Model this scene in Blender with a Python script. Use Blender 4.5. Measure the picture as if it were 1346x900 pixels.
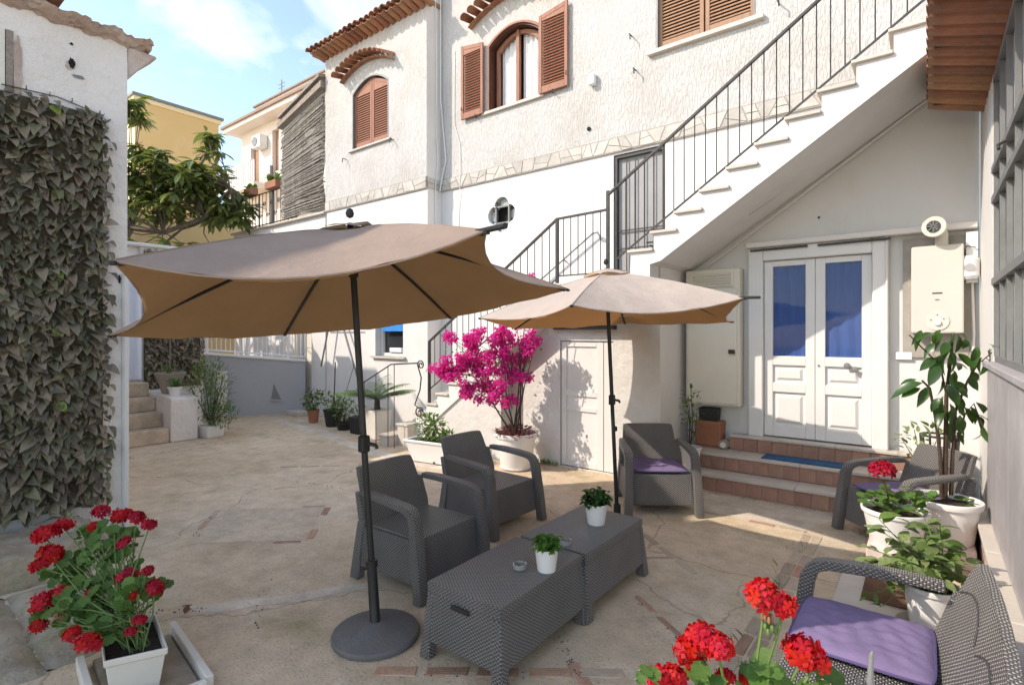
import bpy, bmesh, math, random
from mathutils import Vector, Matrix, Euler
from mathutils.geometry import tessellate_polygon
R = math.radians
random.seed(7)
for o in list(bpy.data.objects): bpy.data.objects.remove(o)
scene = bpy.context.scene
C = scene.collection

# ---------------------------------------------------------------- camera
cam_d = bpy.data.cameras.new('camera'); cam = bpy.data.objects.new('camera', cam_d); C.objects.link(cam)
cam.location = (0, 0, 1.8); cam.rotation_euler = (R(90), 0, R(37.7))
cam_d.sensor_width = 36; cam_d.lens = 36*705/1346; cam_d.shift_y = -12/1346; cam_d.clip_start = 0.05; cam_d.clip_end = 600
scene.camera = cam
# ---------------------------------------------------------------- sky, sun, exposure
SUN_EL = 38.0
SUN_T = Vector((0.83, 1.0, -1.3*math.tan(R(SUN_EL)))).normalized()      # direction the light travels
w = bpy.data.worlds.new('World'); scene.world = w; w.use_nodes = True
nt = w.node_tree; nt.nodes.clear()
def N(nt, t, **k):
    n = nt.nodes.new(t)
    for a, b in k.items(): setattr(n, a, b)
    return n
sky = N(nt, 'ShaderNodeTexSky', sky_type='NISHITA', sun_disc=False, sun_elevation=R(SUN_EL), sun_rotation=math.atan2(-SUN_T.x, -SUN_T.y))
sky.air_density = 1.0; sky.dust_density = 0.7; sky.ozone_density = 3.5
tc = N(nt, 'ShaderNodeTexCoord'); mp = N(nt, 'ShaderNodeMapping')
mp.inputs['Rotation'].default_value = (0.2, 0.35, 0.6); mp.inputs['Scale'].default_value = (1.2, 3.2, 4.5)
nz = N(nt, 'ShaderNodeTexNoise'); nz.inputs['Scale'].default_value = 1.35; nz.inputs['Detail'].default_value = 9; nz.inputs['Roughness'].default_value = 0.56; nz.inputs['Distortion'].default_value = 0.5
rp = N(nt, 'ShaderNodeValToRGB'); rp.color_ramp.elements[0].position = 0.50; rp.color_ramp.elements[1].position = 0.88
rp.color_ramp.elements[0].color = (0, 0, 0, 1); rp.color_ramp.elements[1].color = (.9, .9, .9, 1)
mx = N(nt, 'ShaderNodeMix', data_type='RGBA'); mx.inputs['B'].default_value = (5.0, 4.95, 4.9, 1)
bg = N(nt, 'ShaderNodeBackground'); bg.inputs['Strength'].default_value = 0.15
wo = N(nt, 'ShaderNodeOutputWorld')
L = nt.links.new
L(tc.outputs['Generated'], mp.inputs['Vector']); L(mp.outputs[0], nz.inputs['Vector']); L(nz.outputs['Fac'], rp.inputs[0])
L(rp.outputs[0], mx.inputs['Factor']); L(sky.outputs[0], mx.inputs['A']); L(mx.outputs['Result'], bg.inputs[0]); L(bg.outputs[0], wo.inputs[0])
sun_d = bpy.data.lights.new('sun', 'SUN'); sun_d.energy = 1.6; sun_d.angle = R(0.55); sun_d.color = (1, 0.985, 1.0)
sun = bpy.data.objects.new('sun', sun_d); C.objects.link(sun); sun.location = (-12, -14, 18)
sun.rotation_euler = SUN_T.to_track_quat('-Z', 'Y').to_euler()
vs = scene.view_settings; vs.view_transform = 'Standard'; vs.look = 'None'; vs.exposure = 1.5; vs.use_white_balance = True; vs.white_balance_temperature = 7900; vs.white_balance_tint = 10; vs.gamma = 1; vs.use_curve_mapping = False
scene.render.engine = 'CYCLES'

# ---------------------------------------------------------------- materials
def M(name, col, rough=.75, var=.12, vs=2.0, bump=0.0, bs=30.0, col2=None, stretch=(1, 1, 1), spec=.35, metal=0.0, rnd=0.0, trans=0.0,
      tcol=None, stain=None, st_scale=1.2, st_pos=(.52, .7), bdist=.02, speck=None, vor=None, coat=0.0, mott=0.0):
    m = bpy.data.materials.new(name); m.use_nodes = True; t = m.node_tree; b = t.nodes['Principled BSDF']; out = t.nodes['Material Output']
    Lk = t.links.new
    co = N(t, 'ShaderNodeTexCoord'); mp = N(t, 'ShaderNodeMapping'); mp.inputs['Scale'].default_value = stretch; Lk(co.outputs['Object'], mp.inputs[0])
    n1 = N(t, 'ShaderNodeTexNoise'); n1.inputs['Scale'].default_value = vs; n1.inputs['Detail'].default_value = 7; n1.inputs['Roughness'].default_value = .6
    Lk(mp.outputs[0], n1.inputs['Vector'])
    r1 = N(t, 'ShaderNodeValToRGB'); r1.color_ramp.elements[0].position = .3; r1.color_ramp.elements[1].position = .7
    c2 = col2 or tuple(min(1, c*(1+var)) for c in col)
    r1.color_ramp.elements[0].color = (*[c*(1-var) for c in col], 1); r1.color_ramp.elements[1].color = (*c2, 1)
    Lk(n1.outputs['Fac'], r1.inputs[0]); cur = r1.outputs[0]
    def mixin(fac, c, cur):
        mm = N(t, 'ShaderNodeMix', data_type='RGBA'); Lk(fac, mm.inputs['Factor']); Lk(cur, mm.inputs['A']); mm.inputs['B'].default_value = (*c, 1); return mm.outputs['Result']
    if stain:
        for k, sc in enumerate(stain):
            ns = N(t, 'ShaderNodeTexNoise'); ns.inputs['Scale'].default_value = st_scale*(1+.7*k); ns.inputs['Detail'].default_value = 9; ns.inputs['Roughness'].default_value = .68
            m2 = N(t, 'ShaderNodeMapping'); m2.inputs['Location'].default_value = (3.1*k+1.7, 5.3*k, 2.2*k); m2.inputs['Scale'].default_value = stretch
            Lk(co.outputs['Object'], m2.inputs[0]); Lk(m2.outputs[0], ns.inputs['Vector'])
            rs = N(t, 'ShaderNodeMapRange'); rs.inputs['From Min'].default_value = st_pos[0]; rs.inputs['From Max'].default_value = st_pos[1]; rs.inputs['To Max'].default_value = .85
            Lk(ns.outputs['Fac'], rs.inputs['Value']); cur = mixin(rs.outputs[0], sc, cur)
    if speck:
        ns = N(t, 'ShaderNodeTexNoise'); ns.inputs['Scale'].default_value = speck[1]; ns.inputs['Detail'].default_value = 4; Lk(co.outputs['Object'], ns.inputs['Vector'])
        rs = N(t, 'ShaderNodeMapRange'); rs.inputs['From Min'].default_value = .55; rs.inputs['From Max'].default_value = .75; rs.inputs['To Max'].default_value = speck[2]
        Lk(ns.outputs['Fac'], rs.inputs['Value']); cur = mixin(rs.outputs[0], speck[0], cur)
    if mott:
        ns = N(t, 'ShaderNodeTexNoise'); ns.inputs['Scale'].default_value = 5.5; ns.inputs['Detail'].default_value = 10; ns.inputs['Roughness'].default_value = .72; Lk(co.outputs['Object'], ns.inputs['Vector'])
        rs = N(t, 'ShaderNodeMapRange'); rs.inputs['From Min'].default_value = .3; rs.inputs['From Max'].default_value = .7; rs.inputs['To Min'].default_value = 1-mott; rs.inputs['To Max'].default_value = 1+mott; Lk(ns.outputs['Fac'], rs.inputs['Value'])
        mm = N(t, 'ShaderNodeMix', data_type='RGBA', blend_type='MULTIPLY'); mm.inputs['Factor'].default_value = 1; Lk(cur, mm.inputs['A']); Lk(rs.outputs[0], mm.inputs['B']); cur = mm.outputs['Result']
    if vor:
        nd = N(t, 'ShaderNodeTexNoise'); nd.inputs['Scale'].default_value = 2.2; nd.inputs['Detail'].default_value = 6; Lk(co.outputs['Object'], nd.inputs['Vector'])
        am = N(t, 'ShaderNodeVectorMath', operation='MULTIPLY_ADD'); am.inputs[1].default_value = (.5, .5, .5); Lk(nd.outputs['Color'], am.inputs[0]); Lk(co.outputs['Object'], am.inputs[2])
        vn = N(t, 'ShaderNodeTexVoronoi', feature='DISTANCE_TO_EDGE'); vn.inputs['Scale'].default_value = vor[1]; Lk(am.outputs[0], vn.inputs['Vector'])
        rs = N(t, 'ShaderNodeMapRange'); rs.inputs['From Min'].default_value = 0; rs.inputs['From Max'].default_value = vor[2]; rs.inputs['To Min'].default_value = vor[3]; rs.inputs['To Max'].default_value = 0
        Lk(vn.outputs['Distance'], rs.inputs['Value']); cur = mixin(rs.outputs[0], vor[0], cur)
    if rnd:
        oi = N(t, 'ShaderNodeObjectInfo'); ge = N(t, 'ShaderNodeNewGeometry')
        ad = N(t, 'ShaderNodeMath', operation='ADD'); Lk(oi.outputs['Random'], ad.inputs[0]); Lk(ge.outputs['Random Per Island'], ad.inputs[1])
        fr = N(t, 'ShaderNodeMath', operation='FRACT'); Lk(ad.outputs[0], fr.inputs[0])
        mr = N(t, 'ShaderNodeMapRange'); mr.inputs['To Min'].default_value = 1-rnd; mr.inputs['To Max'].default_value = 1+rnd; Lk(fr.outputs[0], mr.inputs['Value'])
        mh = N(t, 'ShaderNodeMapRange'); mh.inputs['To Min'].default_value = .5-rnd*.05; mh.inputs['To Max'].default_value = .5+rnd*.05
        f2 = N(t, 'ShaderNodeMath', operation='MULTIPLY'); f2.inputs[1].default_value = 7.3; Lk(fr.outputs[0], f2.inputs[0])
        f3 = N(t, 'ShaderNodeMath', operation='FRACT'); Lk(f2.outputs[0], f3.inputs[0]); Lk(f3.outputs[0], mh.inputs['Value'])
        hs = N(t, 'ShaderNodeHueSaturation'); Lk(mr.outputs[0], hs.inputs['Value']); Lk(mh.outputs[0], hs.inputs['Hue']); Lk(cur, hs.inputs['Color']); cur = hs.outputs[0]
    Lk(cur, b.inputs['Base Color'])
    b.inputs['Roughness'].default_value = rough; b.inputs['Specular IOR Level'].default_value = spec; b.inputs['Metallic'].default_value = metal
    if coat: b.inputs['Coat Weight'].default_value = coat
    if bump:
        n2 = N(t, 'ShaderNodeTexNoise'); n2.inputs['Scale'].default_value = bs; n2.inputs['Detail'].default_value = 5; n2.inputs['Roughness'].default_value = .6
        Lk(mp.outputs[0], n2.inputs['Vector'])
        bu = N(t, 'ShaderNodeBump'); bu.inputs['Strength'].default_value = bump; bu.inputs['Distance'].default_value = bdist
        Lk(n2.outputs['Fac'], bu.inputs['Height']); Lk(bu.outputs[0], b.inputs['Normal'])
    if trans:
        tr = N(t, 'ShaderNodeBsdfTranslucent')
        if tcol: tr.inputs['Color'].default_value = (*tcol, 1)
        else: Lk(cur, tr.inputs['Color'])
        ms = N(t, 'ShaderNodeMixShader'); ms.inputs[0].default_value = trans; Lk(b.outputs[0], ms.inputs[1]); Lk(tr.outputs[0], ms.inputs[2]); Lk(ms.outputs[0], out.inputs[0])
    return m

def wicker_mat(name, col, su=.0135, sv=.0098):
    m = bpy.data.materials.new(name); m.use_nodes = True; t = m.node_tree; b = t.nodes['Principled BSDF']; Lk = t.links.new
    uv = N(t, 'ShaderNodeUVMap'); sp = N(t, 'ShaderNodeSeparateXYZ'); Lk(uv.outputs[0], sp.inputs[0])
    def ma(op, a, b2=None):
        n = N(t, 'ShaderNodeMath', operation=op)
        for i, x in enumerate((a, b2)):
            if x is None: continue
            if isinstance(x, (int, float)): n.inputs[i].default_value = x
            else: Lk(x, n.inputs[i])
        return n.outputs[0]
    nq = N(t, 'ShaderNodeTexNoise'); nq.inputs['Scale'].default_value = 9; Lk(uv.outputs[0], nq.inputs['Vector']); jq = ma('MULTIPLY', ma('SUBTRACT', nq.outputs['Fac'], .5), .012)
    u = ma('DIVIDE', ma('ADD', sp.outputs[0], jq), su); v = ma('DIVIDE', ma('ADD', sp.outputs[1], jq), sv)
    fu, fv = ma('FRACT', u), ma('FRACT', v)
    par = ma('MODULO', ma('ABSOLUTE', ma('ADD', ma('FLOOR', u), ma('FLOOR', v))), 2)
    su_, sv_ = ma('SINE', ma('MULTIPLY', fu, math.pi)), ma('SINE', ma('MULTIPLY', fv, math.pi))
    h1 = ma('MULTIPLY', ma('POWER', sv_, .35), ma('ADD', ma('MULTIPLY', su_, .65), .35))
    h2 = ma('MULTIPLY', ma('POWER', su_, .35), ma('ADD', ma('MULTIPLY', sv_, .65), .05))
    mxn = N(t, 'ShaderNodeMix', data_type='FLOAT'); Lk(par, mxn.inputs['Factor']); Lk(h1, mxn.inputs['A']); Lk(h2, mxn.inputs['B'])
    bu = N(t, 'ShaderNodeBump'); bu.inputs['Strength'].default_value = 1; bu.inputs['Distance'].default_value = .016; Lk(mxn.outputs['Result'], bu.inputs['Height'])
    Lk(bu.outputs[0], b.inputs['Normal'])
    nz = N(t, 'ShaderNodeTexNoise'); nz.inputs['Scale'].default_value = 4; nz.inputs['Detail'].default_value = 6
    rp = N(t, 'ShaderNodeValToRGB'); rp.color_ramp.elements[0].color = (*[c*.8 for c in col], 1); rp.color_ramp.elements[1].color = (*[c*1.35+.012 for c in col], 1)
    co = N(t, 'ShaderNodeTexCoord'); Lk(co.outputs['Object'], nz.inputs['Vector']); Lk(nz.outputs['Fac'], rp.inputs[0]); tw = N(t, 'ShaderNodeMix', data_type='RGBA', blend_type='MULTIPLY'); tw.inputs['Factor'].default_value = 1; Lk(rp.outputs[0], tw.inputs['A'])
    tr = N(t, 'ShaderNodeMapRange'); tr.inputs['To Min'].default_value = 1.85; tr.inputs['To Max'].default_value = .62; Lk(par, tr.inputs['Value']); Lk(tr.outputs[0], tw.inputs['B']); Lk(tw.outputs['Result'], b.inputs['Base Color'])  # strands toned light and dark in turn, standing in for the weave's shading
    b.inputs['Roughness'].default_value = .33; b.inputs['Specular IOR Level'].default_value = .5
    return m

def stucco_mat(name, col, stretch, scale, dist, ridged=True):
    m = bpy.data.materials.new(name); m.use_nodes = True; t = m.node_tree; b = t.nodes['Principled BSDF']; Lk = t.links.new
    co = N(t, 'ShaderNodeTexCoord'); mp = N(t, 'ShaderNodeMapping'); mp.inputs['Scale'].default_value = stretch; Lk(co.outputs['Object'], mp.inputs[0])
    n1 = N(t, 'ShaderNodeTexNoise'); n1.inputs['Scale'].default_value = scale; n1.inputs['Detail'].default_value = 4; n1.inputs['Roughness'].default_value = .55; n1.inputs['Distortion'].default_value = .6
    Lk(mp.outputs[0], n1.inputs['Vector'])
    mr = N(t, 'ShaderNodeMapRange', interpolation_type='SMOOTHSTEP'); mr.inputs['From Min'].default_value = .42; mr.inputs['From Max'].default_value = .62; Lk(n1.outputs['Fac'], mr.inputs['Value'])
    if not ridged: mr.interpolation_type = 'LINEAR'; mr.inputs['From Min'].default_value = .2; mr.inputs['From Max'].default_value = .8; n1.inputs['Distortion'].default_value = .1; n1.inputs['Detail'].default_value = 7
    n3 = N(t, 'ShaderNodeTexNoise'); n3.inputs['Scale'].default_value = 60; n3.inputs['Detail'].default_value = 3; Lk(co.outputs['Object'], n3.inputs['Vector'])
    ad = N(t, 'ShaderNodeMath', operation='MULTIPLY_ADD'); ad.inputs[1].default_value = .25; Lk(n3.outputs['Fac'], ad.inputs[0]); Lk(mr.outputs[0], ad.inputs[2])
    bu = N(t, 'ShaderNodeBump'); bu.inputs['Strength'].default_value = 1; bu.inputs['Distance'].default_value = dist; Lk(ad.outputs[0], bu.inputs['Height']); Lk(bu.outputs[0], b.inputs['Normal'])
    n2 = N(t, 'ShaderNodeTexNoise'); n2.inputs['Scale'].default_value = .9; n2.inputs['Detail'].default_value = 8; n2.inputs['Roughness'].default_value = .65; Lk(co.outputs['Object'], n2.inputs['Vector'])
    rp = N(t, 'ShaderNodeValToRGB'); rp.color_ramp.elements[0].position = .25; rp.color_ramp.elements[1].position = .55
    rp.color_ramp.elements[0].color = (col[0]*.84, col[1]*.81, col[2]*.76, 1); rp.color_ramp.elements[1].color = (*col, 1)
    Lk(n2.outputs['Fac'], rp.inputs[0]); Lk(rp.outputs[0], b.inputs['Base Color']); b.inputs['Roughness'].default_value = .88; b.inputs['Specular IOR Level'].default_value = .2
    return m

MT = {}
MT['stucco'] = stucco_mat('drip stucco', (.555, .535, .51), (1, 1, .28), 36, .0062)
MT['rough'] = stucco_mat('rough plaster', (.78, .725, .68), (1, 1, .9), 14, .016, False)
MT['lumpy'] = stucco_mat('lumpy whitewash', (.66, .64, .615), (1, 1, 1), 10, .010, False)
MT['white'] = M('white wall paint', (.68, .665, .64), .8, .03, 1.5, .3, 18, stain=[(.57, .535, .485), (.63, .59, .54)], st_scale=1.1, st_pos=(.56, .8), stretch=(1, 1, .4))
MT['shade'] = M('cream paint for shaded walls', (.74, .70, .66), .8, .03, 1.5, .25, 18, stain=[(.58, .53, .48)], st_scale=1.1, st_pos=(.58, .8))  # wall paint copy lightened for walls that stand in shade
MT['pink'] = M('bare pink plaster', (.44, .335, .28), .9, .16, 4, .9, 18, stain=[(.62, .57, .53)], st_scale=2)
MT['pinkstone'] = M('worn pinkish plinth', (.60, .45, .39), .85, .12, 3, .3, 22, stain=[(.7, .64, .6)], st_scale=2)
MT['lacquer'] = M('white door lacquer', (.70, .685, .665), .38, .02, 3, .08, 30, stain=[(.58, .54, .48)], st_scale=2.2, st_pos=(.6, .85))
MT['cream'] = M('cream enamel', (.70, .65, .55), .5, .04, 2, .05, 20, stain=[(.55, .48, .38)], st_scale=1.5, st_pos=(.62, .85))
MT['boiler'] = M('boiler enamel', (.60, .565, .51), .35, .02, 3)
MT['marble'] = M('cream marble', (.54, .485, .42), .5, .1, 5, .1, 30, stain=[(.45, .39, .33)], st_scale=3, st_pos=(.55, .8))
MT['greymarble'] = M('grey stone cladding', (.36, .34, .35), .5, .12, 3, .1, 20, stain=[(.50, .48, .47)], st_scale=2)
MT['stone'] = M('beige band stone', (.50, .465, .415), .85, .16, 5, .5, 30, rnd=.13)
MT['grout'] = M('pale grout', (.36, .33, .29), .9, .1, 8, .3, 40)
MT['tile'] = M('terracotta roof tile', (.33, .155, .09), .85, .25, 6, .4, 30, rnd=.22, stain=[(.30, .20, .14)], st_scale=5)
MT['steptile'] = M('terracotta step tile', (.37, .205, .145), .7, .16, 6, .2, 40, rnd=.09)
MT['wood'] = M('brown shutter wood', (.22, .072, .034), .55, .18, 4, .25, 30, stretch=(6, 6, 1))
MT['woodframe'] = M('shutter frame wood', (.31, .135, .085), .6, .15, 4, .25, 30, stretch=(5, 5, 1))
MT['darkwood'] = M('dark brown joinery', (.085, .032, .018), .5, .2, 4, .2, 30, stretch=(5, 5, 1))
MT['palewood'] = M('faded shutter wood', (.34, .195, .12), .6, .15, 4, .25, 30, stretch=(5, 5, 1))
MT['oldwood'] = M('weathered timber', (.30, .25, .21), .85, .25, 4, .5, 30, stretch=(2, 8, 8))
MT['iron'] = M('dark railing iron', (.055, .053, .052), .5, .2, 8, .1, 60, metal=.3)
MT['greysteel'] = M('grey painted steel', (.20, .20, .20), .5, .12, 5, .1, 40, metal=.2)
MT['doorgrey'] = M('grey metal door', (.30, .30, .295), .5, .08, 3, .1, 30)
MT['wicker'] = wicker_mat('graphite resin weave', (.19, .178, .168))
MT['resin'] = M('graphite resin plain', (.060, .058, .060), .55, .2, 4, .1, 60)
MT['fabric'] = M('shaded taupe parasol canvas', (.37, .285, .235), .9, .10, 3, .5, 7, trans=.25, tcol=(.52, .33, .165), bdist=.03, spec=.1)  # canvas copy darkened for the parasol in shade
MT['fabric2'] = M('sunlit parasol canvas', (.60, .535, .48), .9, .10, 3, .5, 7, bdist=.03, trans=.35, tcol=(.75, .52, .32), spec=.1)  # same canvas lightened for the parasol in sun
MT['underglow'] = M('tan parasol lining', (.56, .385, .225), .9, .08, 3, .3, 7, trans=.4, tcol=(.62, .36, .16), bdist=.03, spec=.1)  # warm bounced and filtered light under the canopy, put into the colour
MT['pole'] = M('dark parasol metal', (.022, .021, .021), .42, .2, 6)
MT['baseres'] = M('grey parasol base', (.13, .125, .12), .7, .15, 5, .3, 60, stain=[(.2, .19, .18)], st_scale=4)
MT['purple'] = M('purple cushion cloth', (.19, .145, .255), .9, .12, 3, .35, 14, bdist=.015, spec=.15)
MT['piping'] = M('dark purple piping', (.10, .075, .18), .85, .1, 5)
MT['ground'] = M('worn courtyard concrete', (.62, .475, .32), .92, .14, .5, .7, 55, col2=(.69, .55, .40), stain=[(.41, .305, .20), (.66, .56, .44), (.37, .30, .175)],
                 st_scale=.75, st_pos=(.53, .74), speck=((.29, .22, .16), 55, .7), vor=((.21, .155, .115), .36, .004, .65), bdist=.014, mott=.19)
MT['patch'] = M('pale concrete screed', (.62, .53, .43), .92, .14, 1.2, .5, 60, stain=[(.42, .335, .25)], st_scale=1.6, st_pos=(.5, .72), speck=((.26, .2, .15), 60, .6), bdist=.012, mott=.22)
MT['patchdark'] = M('grey concrete panel', (.55, .435, .32), .92, .12, .9, .5, 60, stain=[(.39, .30, .21), (.60, .50, .39)], st_scale=1.1, st_pos=(.52, .75), speck=((.23, .175, .13), 60, .6), bdist=.012, mott=.25)
MT['brick'] = M('worn paving brick', (.42, .245, .165), .9, .2, 8, .6, 40, rnd=.2, stain=[(.40, .33, .265)], st_scale=9, st_pos=(.5, .68))
MT['brickpale'] = M('dusty paving brick', (.45, .345, .25), .9, .18, 8, .6, 40, rnd=.16, stain=[(.42, .35, .28)], st_scale=8, st_pos=(.45, .6))
MT['oldstone'] = M('mossy stone slab', (.36, .295, .215), .92, .25, 3, 1.0, 22, stain=[(.20, .20, .09), (.42, .38, .33)], st_scale=2.2, st_pos=(.5, .68), rnd=.1)
MT['greywall'] = M('blue grey render', (.38, .375, .38), .9, .06, 1, .2, 15, stain=[(.36, .38, .41)], st_scale=.8)
MT['yellow'] = M('ochre yellow render', (.66, .45, .21), .9, .04, .5, .1, 6, stain=[(.72, .56, .32)], st_scale=.3)
MT['yellowlit'] = M('pale sunlit render', (.78, .66, .42), .9, .04, .5)  # yellow render lightened for the house side in sun; cornice shares it
MT['apt'] = M('pinkish white render', (.74, .67, .61), .9, .04, .4, stain=[(.66, .58, .51)], st_scale=.35)
MT['aptcap'] = M('brown cornice', (.28, .20, .16), .9, .1, 1)
MT['clear'] = bpy.data.materials.new('clear door glass'); MT['clear'].use_nodes = True
_t = MT['clear'].node_tree; _g = N(_t, 'ShaderNodeBsdfGlossy'); _g.inputs['Roughness'].default_value = .03; _a = N(_t, 'ShaderNodeBsdfTransparent'); _m = N(_t, 'ShaderNodeMixShader'); _m.inputs[0].default_value = .008
_t.links.new(_a.outputs[0], _m.inputs[1]); _t.links.new(_g.outputs[0], _m.inputs[2]); _t.links.new(_m.outputs[0], _t.nodes['Material Output'].inputs[0])
MT['glass'] = M('dark window glass', (.03, .035, .04), .08, .1, 2, spec=.6)
MT['frost'] = M('pale wired glass', (.40, .45, .42), .25, .06, 3, .15, 60, spec=.5)
MT['curtainblue'] = M('blue door curtain', (.034, .092, .29), .75, .12, 3, .35, 5, stretch=(8, 8, .6), trans=.08)
MT['curtainwhite'] = M('white net curtain', (.75, .74, .72), .9, .08, 4, .5, 5, stretch=(9, 9, .4))
MT['black'] = M('black interior', (.012, .012, .012), .9, .1)
MT['blueawn'] = M('bright blue blind', (.02, .22, .60), .6, .08, 4)
MT['matblue'] = M('blue rubber mat', (.025, .10, .22), .9, .2, 12, .5, 120)
MT['matbrown'] = M('brown coir mat', (.16, .085, .05), .95, .25, 10, .8, 90)
MT['potwhite'] = M('white plastic pot', (.76, .74, .71), .45, .03, 3, .05, 20, stain=[(.58, .53, .47)], st_scale=4, st_pos=(.6, .8))
MT['potmatte'] = M('ivory planter', (.70, .65, .58), .5, .06, 3, .1, 20, stain=[(.52, .44, .36)], st_scale=5, st_pos=(.55, .75))
MT['potdark'] = M('black nursery pot', (.022, .022, .022), .5, .2, 5)
MT['potterra'] = M('terracotta pot', (.36, .15, .085), .8, .15, 5, .2, 30)
MT['saucer'] = M('grey brown saucer', (.33, .28, .23), .7, .15, 5)
MT['soil'] = M('dark potting soil', (.045, .032, .022), .95, .5, 30, 1, 60, bdist=.02)
MT['ash'] = M('smoked ashtray glass', (.30, .29, .26), .08, .1, 6, spec=.7, coat=.4)
MT['cig'] = M('ash and stubs', (.20, .12, .09), .9, .4, 40)
MT['basil'] = M('basil leaf', (.060, .165, .022), .5, .2, 5, rnd=.35, trans=.3, tcol=(.12, .30, .03))
MT['basildark'] = M('deep green basil leaf', (.030, .085, .018), .45, .2, 5, rnd=.35, trans=.25, tcol=(.06, .18, .02))
MT['geran'] = M('geranium leaf', (.085, .165, .035), .6, .22, 9, rnd=.3, trans=.28, tcol=(.13, .28, .05))
MT['stem'] = M('green stem', (.12, .19, .055), .6, .15, 8, rnd=.15)
MT['bark'] = M('brown bark', (.075, .050, .034), .9, .25, 12, .6, 40)
MT['palebark'] = M('grey brown bark', (.20, .16, .125), .9, .25, 8, .6, 30)
MT['red'] = M('scarlet petal', (.55, .010, .016), .6, .16, 10, rnd=.16, trans=.4, tcol=(.8, .02, .025))
MT['crimson'] = M('crimson petal', (.42, .006, .03), .55, .12, 10, rnd=.12, trans=.25, tcol=(.6, .015, .03))
MT['dryflower'] = M('spent flower', (.24, .12, .06), .8, .2, 12, rnd=.3)
MT['boug'] = M('magenta bract', (.74, .045, .36), .6, .15, 9, rnd=.25, trans=.4, tcol=(.95, .08, .48))
MT['sedum'] = M('reddish succulent leaf', (.26, .085, .075), .6, .3, 14, rnd=.45, trans=.2)
MT['lemon'] = M('glossy citrus leaf', (.032, .085, .018), .32, .2, 6, rnd=.3, trans=.2, tcol=(.11, .24, .03), spec=.5)
MT['green'] = M('fresh leaf', (.10, .175, .04), .55, .2, 6, rnd=.35, trans=.3, tcol=(.17, .3, .05))
MT['varieg'] = M('pale edged leaf', (.11, .19, .055), .5, .2, 6, col2=(.30, .34, .15), rnd=.3, trans=.3, tcol=(.2, .32, .08))
MT['loquat'] = M('loquat leaf', (.125, .16, .05), .42, .25, 4, rnd=.5, trans=.3, tcol=(.28, .34, .07), spec=.45)
MT['fruit'] = M('rusty loquat cluster', (.30, .125, .045), .8, .3, 9, rnd=.3)
MT['ivy'] = M('dusty artificial leaf', (.150, .128, .088), .5, .2, 8, rnd=.5, spec=.4)
MT['ivyolive'] = M('olive artificial leaf', (.128, .118, .066), .5, .2, 8, rnd=.4, spec=.4)
MT['ivybrown'] = M('faded brown artificial leaf', (.20, .155, .105), .55, .2, 8, rnd=.35, spec=.35)
MT['ivygreen'] = M('bright green artificial leaf', (.17, .235, .045), .55, .15, 8)
MT['net'] = M('dark screen backing', (.10, .088, .06), .9, .3, 20)
MT['reed'] = M('grey reed screen', (.40, .365, .32), .9, .3, 5, 1.0, 6, stretch=(1.2, 6, 22), bdist=.05, rnd=.15)
MT['plasticwhite'] = M('white plastic', (.74, .74, .73), .4, .04, 3)
MT['curtaintarp'] = M('white tarpaulin', (.66, .70, .78), .6, .05, 2, .6, 4, stretch=(6, 6, .5))
MT['dryleaf'] = M('dry brown leaf', (.19, .075, .04), .8, .3, 20, rnd=.3)
MT['railwhite'] = M('white railing paint', (.74, .74, .75), .5, .04, 3)

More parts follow.
